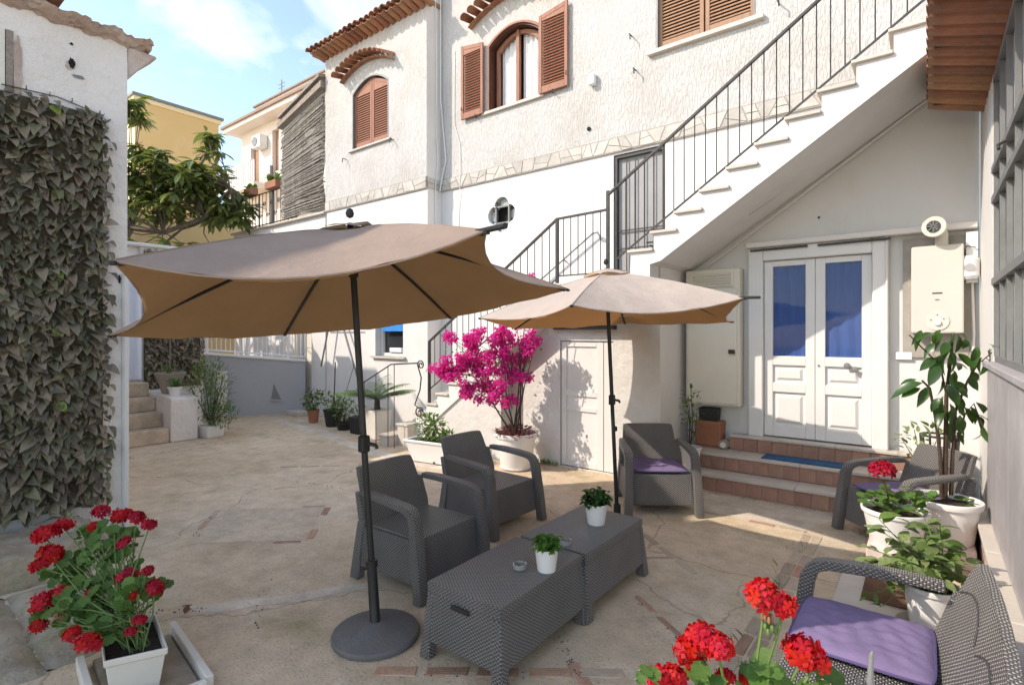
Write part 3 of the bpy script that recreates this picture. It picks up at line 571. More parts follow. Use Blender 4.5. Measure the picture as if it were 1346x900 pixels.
MB().box(-3.96, -3.86, YM-.10, YM, 5.46, 5.63).build('wall_sensor', 'plasticwhite', H, bevel=.02, seg=2)
MB().tube([(-3.99, YM-.02, 4.85), (-3.99, YM+.01, 4.85)], .03, 12).build('vent_hole', 'black', H); 
# quatrefoil window
box('window_back', 'black', -6.05, -5.35, YM+.16, YM+.17, 3.45, 4.2, H)
qw = box('window_frame', 'greysteel', QC[0]-.155, QC[0]-.125, YM+.04, YM+.09, QC[1]-.29, QC[1]+.29, H)
box('frame_bar', 'greysteel', QC[0]+.125, QC[0]+.155, YM+.04, YM+.09, QC[1]-.29, QC[1]+.29, qw); box('frame_bar', 'greysteel', QC[0]-.29, QC[0]+.29, YM+.045, YM+.085, QC[1]+.125, QC[1]+.155, qw); box('frame_bar', 'greysteel', QC[0]-.29, QC[0]+.29, YM+.045, YM+.085, QC[1]-.155, QC[1]-.125, qw)
for (dx, dz) in ((.22, 0), (-.22, 0), (0, .22), (0, -.22)): box('pane', 'frost', QC[0]+dx-.14, QC[0]+dx+.14, YM+.07, YM+.075, QC[1]+dz-.14, QC[1]+dz+.14, qw) if abs(dx) > .1 and False else MB().tube([(QC[0]+dx*.98, YM+.10, QC[1]+dz*.98), (QC[0]+dx*.98, YM+.105, QC[1]+dz*.98)], .085, 12).build('pane', 'frost', qw)
# blue blind window of the lower floor
box('pane', 'glass', -8.58, -7.8, YL+.2, YL+.21, 1.38, 2.25, H); wf = box('window_frame', 'lacquer', -8.59, -8.52, YL+.15, YL+.2, 1.36, 2.25, H); box('frame_bar', 'lacquer', -7.86, -7.79, YL+.15, YL+.2, 1.36, 2.25, wf); box('frame_bar', 'lacquer', -8.52, -7.86, YL+.155, YL+.195, 1.36, 1.42, wf)
box('blind', 'blueawn', -8.50, -7.88, YL+.10, YL+.13, 1.84, 2.25, H); box('window_sill', 'marble', -8.68, -7.7, YL-.04, YL+.1, 1.32, 1.36, H); MB().box(-8.30, -7.95, YL+.12, YL+.19, 1.43, 1.52).build('window_box', 'plasticwhite', H, bevel=.01)
# grey metal door at the landing
D = box('metal_door', 'doorgrey', -3.55, -2.87, YM+.10, YM+.13, 2.46, 4.33, H)
for (a, c, z0, z1) in ((-3.60, -3.55, 2.46, 4.38), (-2.87, -2.82, 2.46, 4.38), (-3.55, -2.87, 4.33, 4.38)): box('door_frame', 'iron', a, c, YM+.04, YM+.14, z0, z1, D)
for k in range(1, 5): box('door_bar', 'iron', -3.55+.68*k/5-.006, -3.55+.68*k/5+.006, YM+.06, YM+.072, 2.5, 4.3, D)
for z in (3.28, 3.02): box('door_bar', 'iron', -3.55, -2.87, YM+.058, YM+.074, z-.008, z+.008, D)
MB().tube([(-3.1, YM+.06, 3.08), (-3.08, YM-.0, 3.06), (-2.98, YM-.0, 3.06), (-2.96, YM+.06, 3.08)], .012, 6).build('door_handle', 'iron', D)
# cables on the corner
def cable(pts, r=.009, mat='plasticwhite', name='cable'):
    P = []
    for i in range(len(pts)-1):
        for k in range(4): P.append(tuple(Vector(pts[i]).lerp(Vector(pts[i+1]), k/4)))
    P.append(pts[-1]); MB().tube(P, r, 5).build(name, mat, H)
cable([(XC+.02, YL+.2, 8.0), (XC+.03, YL+.22, 6.6), (XC+.015, YL+.21, 5.6), (XC+.03, YL+.26, 5.0), (XC+.02, YL+.2, 4.5), (XC+.025, YL+.2, 3.4)]); cable([(XC+.05, YL+.30, 8.0), (XC+.05, YL+.3, 6.1), (XC+.12, YM-.02, 5.3), (XC+.16, YM-.02, 4.95), (XC+.08, YM-.03, 4.7), (XC+.05, YL+.28, 4.4)], .012)
cable([(-6.75, YM-.01, 6.9), (-6.76, YM-.015, 5.6), (-6.62, YM-.012, 5.2), (-6.6, YM-.03, 4.6), (-6.65, YM+.01, 4.1), (-6.68, YM+.01, 3.6), (-6.75, YM+.01, 3.5)], .006)

# -------- the door wall under the stairs (part of the house)
box('door_casing', 'lacquer', -1.73, -1.565, 6.97, 7.07, .55, 2.83, H, bevel=.01); box('door_casing', 'lacquer', -.468, -.32, 6.97, 7.07, .55, 2.83, H, bevel=.01); box('door_casing', 'lacquer', -1.565, -.468, 6.972, 7.068, 2.672, 2.83, H, bevel=.01)
box('wall_ledge', 'shade', -1.75, .40, 6.93, 7.07, 2.835, 2.90, H, bevel=.01)
for (a, c) in ((-1.70, -1.08), (-.98, -.30)): MB().tube([(a, 6.94, 2.80), (c, 6.94, 2.805)], .013, 6).build('curtain_rod', 'iron', H)
def door_leaf(x0, x1, gx0, gx1):
    y = 7.03; d = MB()
    st = [(x0, gx0), (gx1, x1)]
    for a, c in st: d.box(a, c, y, y+.045, .57, 2.665)
    for z0, z1 in ((.57, .70), (1.10, 1.21), (1.42, 1.53), (2.60, 2.665)): d.box(gx0, gx1, y+.001, y+.044, z0, z1)
    lf = d.build('door_leaf', 'lacquer', H, bevel=.004)
    box('pane', 'clear', gx0, gx1, y+.010, y+.013, 1.53, 2.60, lf)
    for z0, z1 in ((.70, 1.10), (1.21, 1.42)):
        b = MB(); iy = y+.022
        b.add([(gx0, y+.03, z0), (gx1, y+.03, z0), (gx1, y+.03, z1), (gx0, y+.03, z1), (gx0+.03, y+.03, z0+.03), (gx1-.03, y+.03, z0+.03), (gx1-.03, y+.03, z1-.03), (gx0+.03, y+.03, z1-.03), (gx0+.06, y+.008, z0+.06), (gx1-.06, y+.008, z0+.06), (gx1-.06, y+.008, z1-.06), (gx0+.06, y+.008, z1-.06)],
              [(0, 1, 5, 4), (1, 2, 6, 5), (2, 3, 7, 6), (3, 0, 4, 7), (4, 5, 9, 8), (5, 6, 10, 9), (6, 7, 11, 10), (7, 4, 8, 11), (8, 9, 10, 11)]); b.build('door_panel', 'lacquer', lf)
    MB().grid(lambda u, v: (gx0+(gx1-gx0)*u, y+.034+.010*math.sin(u*17+2*v)*(.6+.4*v), 1.53+1.07*v), 30, 8).build('curtain', 'curtainblue', lf, smooth=True)
    return lf
dl = door_leaf(-1.56, -1.018, -1.465, -1.115); dr = door_leaf(-1.014, -.472, -.915, -.565)
MB().lathe([(0, 0), (.03, .005), (.034, .02), (.02, .035), (.012, .05)], 12).build('door_knob', 'greysteel', dr)
kb = bpy.data.objects[-1] if False else [o for o in C.objects if o.name.startswith('door_knob')][-1]; 
for v in kb.data.vertices: x_, y_, z_ = v.co+OFF[dr]; v.co = Vector((-.70+x_, 7.03-.05+z_, 1.44+y_))-OFF[dr]
kb2 = put(kb.data, 'door_knob', dr, loc=(.075, 0, -.04)); MB().tube([(-.98, 7.035, 1.43), (-.98, 7.02, 1.43)], .012, 8).build('key_lock', 'greysteel', dr)
# meter cabinet
cb = box('meter_cabinet', 'cream', -2.46, -1.80, 6.86, 7.05, .90, 2.60, H, bevel=.008); box('cabinet_door', 'cream', -2.43, -1.83, 6.84, 6.857, .93, 2.36, cb, bevel=.004)
box('louver_opening', 'cream', -2.40, -1.87, 6.845, 6.857, 2.37, 2.56, cb)
for k in range(5): MB().hexa([(-2.37, 6.822, 2.385+k*.034), (-1.90, 6.822, 2.385+k*.034), (-1.90, 6.842, 2.405+k*.034), (-2.37, 6.842, 2.405+k*.034)], [(-2.37, 6.822, 2.392+k*.034), (-1.90, 6.822, 2.392+k*.034), (-1.90, 6.842, 2.412+k*.034), (-2.37, 6.842, 2.412+k*.034)]).build('slat', 'cream', cb)
box('cabinet_latch', 'iron', -1.92, -1.85, 6.81, 6.84, 1.55, 1.60, cb)
# boiler and its flue, siren, switch
box('boiler_niche', 'grout', -.20, .385, 7.035, 7.052, 1.55, 2.79, H)
bo = tag(box('boiler', 'boiler', -.125, .29, 6.84, 7.035, 1.80, 2.68, None, bevel=.015, seg=2), 'white wall boiler with round dial beside the double door', 'boiler')
MB().tube([(.085, 6.838, 1.925), (.085, 6.83, 1.925)], .095, 20).build('dial', 'potmatte', bo); MB().tube([(.085, 6.83, 1.91), (.085, 6.81, 1.91)], .03, 12).build('dial_knob', 'plasticwhite', bo)
for (dx, dz) in ((-.05, .01), (.05, .02), (.0, .06)): MB().tube([(.085+dx, 6.829, 1.925+dz), (.085+dx, 6.825, 1.925+dz)], .007, 6).build('dial_mark', 'greysteel', bo)
def text(body, size, loc, rot, mat, parent, name='lettering', ext=.0015):
    cu = bpy.data.curves.new(name, 'FONT'); cu.body = body; cu.size = size; cu.extrude = ext; cu.align_x = 'CENTER'
    o = bpy.data.objects.new('tmp', cu); C.objects.link(o); me = bpy.data.meshes.new_from_object(o.evaluated_get(bpy.context.evaluated_depsgraph_get())); bpy.data.objects.remove(o)
    me.materials.clear(); me.materials.append(MT[mat]); return put(me, name, parent, loc=Vector(loc)-OFF[parent], rot=rot)
box('print_mark', 'iron', .045, .125, 6.837, 6.8395, 2.195, 2.208, bo); box('print_mark', 'greysteel', .068, .102, 6.837, 6.8395, 2.130, 2.141, bo)
fl = tag(MB().tube([(.12, 6.93, 2.675), (.12, 6.93, 2.80), (.11, 6.90, 2.84), (.08, 6.82, 2.85), (.06, 6.74, 2.85)], [.055, .055, .056, .056, .056], 16).build('flue_pipe', 'boiler', None, smooth=True), 'white flue elbow with round grille on top of the boiler', 'flue')
MB().tube([(.062, 6.742, 2.85), (.055, 6.715, 2.85)], [.105, .10], 20).build('flue_flange', 'boiler', fl, smooth=30); MB().tube([(.055, 6.715, 2.85), (.053, 6.705, 2.85)], .058, 16).build('flue_grille', 'iron', fl)
for k in range(8): MB().tube([(.053, 6.703, 2.85), (.053+.055*math.cos(k*math.pi/4), 6.703, 2.85+.055*math.sin(k*math.pi/4))], .006, 4).build('grille_bar', 'greysteel', fl)
sr = tag(MB().tube([(.33, 6.93, 2.33), (.33, 6.93, 2.36), (.33, 6.93, 2.52), (.33, 6.93, 2.56)], [.065, .085, .085, .06], 16).build('gas_meter', 'plasticwhite', None, smooth=30), 'white rounded meter housing between boiler and side wall', 'meter')
box('bracket', 'plasticwhite', .31, .40, 6.95, 7.05, 2.30, 2.8, sr); MB().tube([(.29, 6.93, 2.54), (.27, 6.92, 2.62), (.32, 6.92, 2.66), (.38, 6.93, 2.64)], .009, 6).build('wire', 'greysteel', sr); MB().tube([(.33, 6.855, 2.44), (.33, 6.842, 2.44)], .04, 12).build('meter_window', 'greywall', sr)
MB().tube([(.36, 7.0, 2.3), (.37, 6.98, 1.8), (.36, 7.0, 1.4)], .012, 6).build('gas_pipe', 'shade', H); MB().tube([(.05, 6.93, 1.80), (.05, 6.95, 1.62), (.06, 7.04, 1.55)], .012, 6).build('gas_pipe', 'potmatte', H)
box('switch_plate', 'plasticwhite', -.26, -.12, 7.03, 7.05, 1.52, 1.60, H, bevel=.004); MB().tube([(-.98, 7.04, 3.13), (-.98, 7.03, 3.13)], .014, 8).build('plug_hole', 'iron', H)
MB().tube([(-.335, 6.96, .56), (-.335, 6.96, 2.83)], .012, 6).build('drain_pipe', 'shade', H)

# ================================================================ STAIRS (outdoor staircase)
S = thing('staircase', 'white outdoor staircase with marble treads rising along the house wall', 'staircase', (-4, 6.2, 0))
YF = 5.90; YB = 7.03; run, ris = .243, .175
# lower flight
x = -7.0; z = 0; prof = [(x, 0)]; lower = []
for k in range(14):
    z += ris; prof.append((x, z-.03)); lower.append((x, z));
    nx = x+run if k < 13 else -2.80
    prof.append((nx, z-.03)); x = nx
poly = [(a, YF, c) for a, c in prof]+[(-2.80, YF, 2.0), (-4.0, YF, 2.0), (-6.66, YF, .02)]
MB().prism(poly, (0, YB-YF, 0)).build('stair_body', 'white', S)
for k, (x, z) in enumerate(lower[:-1]):
    y0 = YF-.03 if k > 1 else YF-.36+.16*k
    box('tread', 'marble', x-.03, x+run+.002, y0, YB-.004, z-.03, z, S, bevel=.006)
    if k < 2: box('step_block', 'marble', x, x+run-.002, y0+.02, YF-.002, 0.001, z-.031, S)
box('landing_slab', 'marble', lower[-1][0]-.03, -2.85, YF-.03, YB-.004, 2.42, 2.45, S, bevel=.006)
# upper flight : treads at measured pitch
up = [(-2.795+.2825*k, 2.785+.1935*k) for k in range(11)]
prof = [(-2.795, 2.40)]
for k, (x, z) in enumerate(up): prof += [(x+.02, z-.035), (x+.02+.2825, z-.035)]
prof += [(up[-1][0]+.30, 4.45), (-2.412, 2.63), (-2.54, 2.60), (-2.54, 2.0), (-2.795, 2.0)]
MB().prism([(a, YF+.0, c) for a, c in prof], (0, YB-YF, 0)).build('stair_body', 'white', S)
for k, (x, z) in enumerate(up): box('tread', 'marble', x-.02, x+.30, YF-.035, YB-.004, z-.035, z, S, bevel=.006)
MB().tube([(-1.62, 6.55, 3.16-.002), (-1.25, 6.62, 3.41-.002)], .006, 5).build('soffit_crack', 'greysteel', S)
MB().tube([(-2.24, 7.02, 2.66), (-1.2, 7.02, 3.38), (.02, 7.02, 4.22)], .013, 6).build('conduit', 'shade', S)
# lower wall beneath the flight with the small door
LW = thing('lower_stair_wall', 'rough white wall under the stair landing with a small panelled door', 'wall', (-4.5, 6.2, 0))
wall_y('wall', 'lumpy', 6.18, [(-6.95, 0), (-2.53, 0), (-2.53, 2.3), (-4.05, 2.3), (-6.95, .3)], [rect(-3.95, -3.15, .01, 1.70)], .1, LW)
MB().prism([(-6.93, 5.93, 0), (-4.78, 5.93, 0), (-4.78, 5.93, 1.50), (-6.93, 5.93, .02)], (0, .24, 0)).build('wall', 'lumpy', LW)
MB().add([(-2.53, 6.18, 0), (-2.53, 7.06, 0), (-2.53, 7.06, 2.62), (-2.53, 6.18, 2.62)], [(0, 1, 2, 3)]).build('end_wall', 'shade', LW)
d = MB().box(-3.94, -3.86, 6.20, 6.24, .02, 1.69).box(-3.40, -3.16, 6.20, 6.24, .02, 1.69).box(-3.86, -3.40, 6.201, 6.239, 1.62, 1.69).box(-3.86, -3.40, 6.201, 6.239, .96, 1.04).box(-3.86, -3.40, 6.201, 6.239, .76, .82).box(-3.86, -3.40, 6.201, 6.239, .02, .10).build('door', 'lacquer', LW, bevel=.004)
for z0, z1 in ((1.04, 1.62), (.82, .96), (.10, .76)): box('door_panel', 'lacquer', -3.86, -3.40, 6.222, 6.236, z0, z1, d)
box('door_seam', 'iron', -3.30, -3.294, 6.197, 6.201, .02, 1.69, d)
box('lintel_bar', 'iron', -4.0, -3.1, 6.08, 6.18, 1.85, 1.90, LW); box('key_plate', 'greysteel', -3.57, -3.55, 6.214, 6.221, .42, .46, d)
# railings
def rail(a, b, z_off0, n, y=YF+.0, base=None, hr=.018, top_bar=True):
    pass
RL = thing('stair_railing', 'dark iron stair railing with thin upright bars and scrolled newel', 'railing', (-4, YF, 0))
YR = YF+.04
def bars(x0, x1, zb, zt, n, skip_ends=False):
    for k in range(n+1):
        x = x0+(x1-x0)*k/n
        if skip_ends and k in (0, n): continue
        MB().tube([(x, YR, zb(x)), (x, YR, zt(x))], .0065, 5).build('baluster', 'iron', RL)
lo_t = lambda x: 1.67+.676*(x+6.25)+.0; lo_b = lambda x: lo_t(x)-.76
def rbar(p, q, w_=.02, h=.012): MB().sweep([(p, (0, 1, 0)), (q, (0, 1, 0))], w_*2, h*2).build('handrail', 'iron', RL)
rbar((-6.25, YR, lo_t(-6.25)), (-3.84, YR, 3.30)); rbar((-6.25, YR, lo_b(-6.25)), (-3.84, YR, 2.52), .008, .008); rbar((-3.84, YR, 3.30), (-3.10, YR, 3.32)); rbar((-3.84, YR, 2.55), (-3.10, YR, 2.55), .008, .008)
bars(-6.13, -3.96, lo_b, lo_t, 18); bars(-3.74, -3.2, lambda x: 2.55, lambda x: 3.31, 5)
for (x, z0, z1) in ((-3.84, 2.45, 3.31), (-3.10, 2.45, 3.55), (-6.25, .50, 1.68)): MB().box(x-.018, x+.018, YR-.018, YR+.018, z0, z1).build('post', 'iron', RL)
up_t = lambda x: 3.50+.674*(x+3.1); up_b = lambda x: 2.69+.683*(x+3.0)
rbar((-3.10, YR, up_t(-3.10)), (.3, YR, up_t(.3))); rbar((-3.0, YR, up_b(-3.0)), (.3, YR, up_b(.3)), .009, .009)
bars(-2.98, .22, up_b, up_t, 27)
# scroll newel
def spiral(cx, cz, r0, r1, a0, turns, n=22): return [(cx+(r0+(r1-r0)*k/n)*math.cos(a0+turns*2*math.pi*k/n), YR, cz+(r0+(r1-r0)*k/n)*math.sin(a0+turns*2*math.pi*k/n)) for k in range(n+1)]
P = spiral(-6.34, 1.30, .02, .075, 0, 1.5)+[(-6.33, YR, 1.1), (-6.36, YR, .9), (-6.48, YR, .66)]+list(reversed(spiral(-6.38, .54, .02, .10, math.pi*.85+.0, -1.4)))
P = [(a, 5.84, c) for a, b_, c in P]; MB().tube(P, .011, 6).build('scroll', 'iron', RL)
R2 = thing('small_handrail', 'thin dark handrail beside the palm at the stair foot', 'railing', (-7.0, 5.6, 0))
for (x, z0, z1) in ((-7.35, .0, 1.02), (-7.05, .0, 1.13), (-6.75, .0, 1.27), (-6.60, .0, 1.31)): MB().tube([(x, 5.52, z0), (x, 5.52, z1)], .007, 5).build('post', 'iron', R2)
MB().tube([(-7.45, 5.52, .95), (-6.68, 5.52, 1.31), (-6.56, 5.52, 1.32), (-6.35, 5.8, 1.33)], .011, 6).build('rail', 'iron', R2)
WR = tag(MB().tube([(-5.4, YM-.06, 2.24), (-4.82, YM-.06, 2.65), (-3.90, YM-.06, 3.27), (-3.82, YM-.06, 3.28), (-3.78, YM-.06, 3.22), (-3.80, YM-.0, 3.18)], .014, 6).build('wall_handrail', 'greysteel', None), 'grey wall mounted handrail with curled end below the metal door', 'handrail')
MB().tube([(-4.4, YM-.06, 2.93), (-4.4, YM+.02, 2.90)], .01, 5).build('bracket', 'greysteel', WR)
# ================================================================ DOOR STEPS
DS = thing('door_steps', 'three entrance steps with terracotta tile risers below the white double door', 'steps', (-1.2, 6.6, 0))
for k, (y, x0, x1) in enumerate(((6.25, -2.52, .33), (6.55, -2.52, .33), (6.90, -1.93, .33))):
    z0, z1 = .185*k, .185*(k+1)
    box('step_core', 'grout', x0, x1, y+.012, 7.04, z0+.0005, z1-.03, DS)
    n = int((x1-x0)/.155); ww = (x1-x0)/n
    me = MB().box(.003, ww-.003, y, y+.014, z0+.003, z1-.031).mesh('step_tile', 'steptile', off=OFF[DS], bevel=.002)
    for j in range(n): put(me, 'step_tile', DS, loc=(x0+ww*j, random.uniform(-.002, .002), 0))
    nx = 4; L2 = (x1-x0)/nx; yb = (6.548, 6.898, 7.04)[k]
    for j in range(nx): box('tread_slab', 'marble', x0+L2*j+.001, x0+L2*(j+1)-.001, y-.02, yb, z1-.03, z1+random.uniform(-.001, .001), DS, bevel=.004)
tag(box('door_mat', 'matblue', -1.5, -.66, 6.60, 6.86, .372, .384, None, bevel=.003), 'long blue rubber mat on the middle entrance step', 'mat')
# ================================================================ RIGHT BUILDING
RB = thing('side_building', 'white side building with barred workshop window and tiled eave', 'building', (.6, 5, 0))
XR = .42
box('wall', 'white', XR, 1.2, 5.76, 7.04, .01, 5.2, RB)
box('wall', 'white', XR, 1.2, 2.2, 5.758, .01, 1.54, RB); box('wall', 'white', XR+.02, 1.2, 2.2, 5.758, 3.85, 4.6, RB); box('interior_backing', 'greywall', XR+.35, XR+.40, 2.2, 5.75, 1.5, 4.0, RB)
box('plinth', 'pinkstone', .335, XR-.002, 1.9, 6.24, .0, .31, RB, bevel=.01); 
for k in range(3): box('threshold_slab', 'marble', .31, XR+.02, 5.88-1.1*(k+1)+.003, 5.88-1.1*k, .311, .345, RB, bevel=.005)
for k in range(4): box('cladding_panel', 'greymarble', XR-.03, XR-.002, 5.80-.7*(k+1)+.004, 5.80-.7*k, .346, 1.53, RB, bevel=.004)
box('window_sill', 'greymarble', XR-.06, XR+.1, 2.4, 5.82, 1.531, 1.575, RB, bevel=.006)
WY = [5.75-.43*k for k in range(9)]
wn = box('window_frame', 'greysteel', XR+.01, XR+.07, 2.3, 5.755, 1.576, 1.62, RB)
for z in (2.21, 2.86, 3.10): box('window_bar', 'greysteel', XR-.01, XR+.04, 2.3, 5.755, z-.025, z+.025, wn)
box('window_bar', 'greysteel', XR, XR+.05, 2.3, 5.755, 3.80, 3.85, wn)
for y in WY: MB().box(XR+.005, XR+.035, y-.02, y+.0, 1.62, 3.80).build('window_bar', 'greysteel', wn)
for i in range(8):
    for z0, z1 in ((1.62, 2.185), (2.235, 2.835), (2.885, 3.075), (3.125, 3.80)): box('pane', 'frost' if z1 < 3.5 else 'greywall', XR+.04, XR+.046, WY[i+1]+.001, WY[i]-.021, z0, z1, wn)
MB().tube([(XR-.02, 4.6, 3.02), (XR-.06, 4.6, 3.0), (XR-.06, 4.55, 2.96)], .01, 5).build('window_hook', 'iron', wn)
# tiled eave: barrel tiles seen from below on two steel purlins
EV = box('eave_board', 'pinkstone', XR-.05, XR+.05, 1.8, 6.75, 4.15, 4.35, RB)
y = 6.65
tme = tile_mesh(.55, .10, .09, 7, .016)
while y > 2.2:
    put(tme, 'eave_tile', EV, loc=Vector((.02, y, 4.06))-OFF[EV], rot=(R(18), 0, R(-90))); put(tme, 'eave_tile', EV, loc=Vector((.03, y-.09, 4.045))-OFF[EV], rot=(R(18), R(180), R(-90))); y -= .18
for x, z in ((.10, 4.03), (.30, 4.09)): box('purlin', 'greysteel', x, x+.035, 2.0, 6.6, z-.05, z-.005, EV)
for yy in (6.5, 5.2, 4.0): MB().tube([(.05, yy, 3.98), (XR, yy, 3.90)], .012, 5).build('bracket', 'iron', EV)
MB().tube([(.0, 5.1, 4.0), (.46, 5.06, 4.02)], .006, 5).build('cable', 'iron', EV)
# marble paving by the side building
pv = box('marble_slab', 'marble', -.5, .30, 3.3, 4.05, .0, .022, g, bevel=.004); box('marble_slab', 'marble', -.5, .30, 4.055, 4.80, .0, .021, g, bevel=.004)
tag(box('coir_mat', 'matbrown', -.35, -.05, 4.28, 4.78, .0225, .04, None, bevel=.004), 'small brown coir mat on the marble paving slab', 'mat')

# ================================================================ LEFT BUILDING (ivy screen wall)
LB = thing('old_wall_building', 'old rough plastered building with broken cornice behind a leaf screen', 'building', (-6.2, 0, 0))
XL = -5.90
def wall_x(name, mat, x, outer, holes, depth, parent):
    b = MB(); loops = [outer]+holes
    tr = tessellate_polygon([[Vector((x, y, z)) for y, z in lp] for lp in loops]); b.add([(x, y, z) for lp in loops for y, z in lp], [tuple(t) for t in tr])
    for lp in holes:
        n = len(lp); b.add([(x, y, z) for y, z in lp]+[(x+depth, y, z) for y, z in lp], [(i, (i+1) % n, (i+1) % n+n, i+n) for i in range(n)])
    return b.build(name, mat, parent)
wall_x('wall', 'rough', XL, [(-2.5, 0), (1.765, 0), (1.765, 4.50), (-2.5, 4.55)], [rect(.2, .975, 3.2, 4.26)], -.2, LB)
box('wall', 'rough', -6.5, XL-.25, -2.5, 1.765, 0, 4.6, LB); MB().add([(XL, 1.765, 0), (XL-.3, 1.765, 0), (XL-.3, 1.765, 4.45), (XL, 1.765, 4.45)], [(0, 1, 2, 3)]).build('end_wall', 'rough', LB)
box('shade_block_low', 'rough', -9.6, -6.5, -2.5, 1.76, 0, 3.1, LB)  # added low block, hidden, keeps sun off the ground behind
box('shade_block_tall', 'rough', -9.6, -5.92, -7.5, -1.55, 0, 6.8, LB)  # added block out of view, height set to shade the courtyard
box('shade_block_far', 'rough', -18, -12.9, -7, 1.5, 0, 6.4, LB)  # added block out of view, shades the foot of the far wall
box('shade_block_low', 'rough', -12.9, -9.62, -2.5, 1.74, 0, 4.05, LB)  # added unseen block, shades the ground by the pots
MB().tube([(XL+.005, 1.745, 0), (XL+.005, 1.745, 2.35)], .03, 8).build('corner_pipe', 'white', LB)
wf = box('window_frame', 'oldwood', XL-.06, XL+.01, .93, .975, 3.2, 4.26, LB); box('frame_bar', 'cream', XL-.05, XL+.0, .88, .925, 3.2, 4.26, wf); box('pane', 'frost', XL-.1, XL-.09, .2, .9, 3.2, 4.26, wf)
# exposed plaster patches round the window and holes
def blob(y, z, ry, rz, mat, name, x=XL+.006, n=16, parent=LB, th=.004):
    pts = [(x, y+ry*math.cos(2*math.pi*k/n)*random.uniform(.7, 1.15), z+rz*math.sin(2*math.pi*k/n)*random.uniform(.7, 1.15)) for k in range(n)]
    b = MB(); b.prism(pts, (th, 0, 0)); return b.build(name, mat, parent)
blob(1.0, 3.9, .03, .33, 'pink', 'bare_patch', n=26); blob(1.34, 4.13, .035, .04, 'pink', 'wall_hole'); blob(1.35, 4.15, .025, .045, 'black', 'wall_hole', XL+.011)
blob(1.40, 4.05, .05, .015, 'greysteel', 'wall_crack'); blob(1.35, 4.32, .012, .012, 'black', 'wall_hole'); blob(1.70, 2.3, .012, .04, 'black', 'wall_crack')
# cornice: broken stones
def cor(u, v):
    y = .2+1.74*u; a_ = v*math.pi*1.25-.35; r = .115+.02*math.sin(u*31)+.012*math.sin(u*73+v*5)+random.uniform(-.012, .012)
    return (XL-.02+.16*min(1, v*1.4)*(1+.1*math.sin(u*47)) if v < .7 else XL+.14-(v-.7)*1.1, y+random.uniform(-.01, .01), 4.46+.05*v+.11*v*v+random.uniform(-.014, .014)+.012*math.sin(u*40))
MB().grid(cor, 60, 9).build('cornice', 'pink', LB, smooth=25)
b = MB(); b.hexa([(XL-.2, 1.77, 4.18), (XL-.02, 1.77, 4.16), (XL-.06, 1.86, 4.3), (XL-.2, 1.86, 4.3)], [(XL-.2, 1.77, 4.47), (XL+.04, 1.77, 4.47), (XL+.02, 2.02, 4.47), (XL-.2, 2.02, 4.47)]); b.build('cornice_stone', 'pink', LB, bevel=.02)
MB().box(-6.3, XL+.16, .3, 1.30, 4.66, 4.78).build('roof_edge', 'tile', LB, bevel=.01)
# ---- leaf screens
def screen(name, label, x, y0, y1, z0, z1, dy, dz, s, nparts, vis):
    T = thing(name, label, 'leaf screen', (x, y0, z0))
    box('backing', 'net', x+.004, x+.012, y0+.02, y1-.03, z0, z1-.03, T)
    M0 = []; rows = int((z1-z0)/dz)
    for r_ in range(rows):
        n = int((y1-y0)/dy)
        for c in range(n):
            y = y0+(c+.5+(.5 if r_ % 2 else 0)+random.uniform(-.28, .28))*dy; z = z1-(r_+.2+random.uniform(-.3, .3))*dz
            if random.random() < (.25 if r_ < 3 else .03): continue
            d = Vector((random.uniform(.55, 1.0), random.uniform(-.55, .55), random.uniform(-.65, .1)))
            M0.append((vis(y, z), frame_mtx((x+.018+random.uniform(0, .02), y, z), d, (random.uniform(-.2, .5), random.uniform(-.5, .5), 1), s*random.uniform(.62, 1.32), random.uniform(-.6, .6))))
    M0.sort(key=lambda t: -t[0])
    kw = dict(width=.72, peak=.34, fold=.32, curl=.62, n=6, wave=.10)
    me = [leaf_mesh('leaf', m_, **kw) for m_ in ('ivy', 'ivy', 'ivyolive', 'ivybrown')]+[leaf_mesh('leaf', m_, width=.62, peak=.40, fold=.5, curl=.42, n=6, wave=.14) for m_ in ('ivy', 'ivyolive')]
    inv = Matrix.Translation(-OFF[T])
    if nparts:
        for _, m in M0[:nparts]: put(random.choice(me), 'leaf', T, mtx=inv @ m)
        M0 = M0[nparts:]
    for q, m_ in enumerate(('ivy', 'ivyolive', 'ivybrown')):
        if M0[q::3]: tag(put(scatter_mesh('leaves', m_, leaf_geo(**kw), [inv @ m for _, m in M0[q::3]]), 'leaves', T), kind='stuff')
    return T
T1 = screen('leaf_screen', 'dusty olive artificial leaf screen on the old plastered wall', XL+.012, .35, 1.60, .28, 3.78, .050, .046, .096, 300, lambda y, z: y-abs(z-1.9)*.12)
ivg = leaf_mesh('leaf', 'ivygreen', width=.85, peak=.4, fold=.3, curl=.3)
for (y, z) in ((1.20, 3.72), (1.22, 3.02), (1.22, 2.34), (1.22, 1.85), (1.24, 1.21)): put(ivg, 'leaf', T1, mtx=Matrix.Translation(-OFF[T1]) @ frame_mtx((XL+.06, y, z), (.5, .4, -.5), (1, 0, .6), .10))
MB().tube([(XL+.02, .9, 3.80), (XL+.02, 1.25, 3.82), (XL+.02, 1.58, 3.76)], .005, 4).build('wire', 'iron', T1)
for y in (1.05, 1.2, 1.35): MB().tube([(XL, y, 3.82), (XL+.03, y, 3.81), (XL+.03, y, 3.84)], .005, 4).build('hook', 'iron', T1)
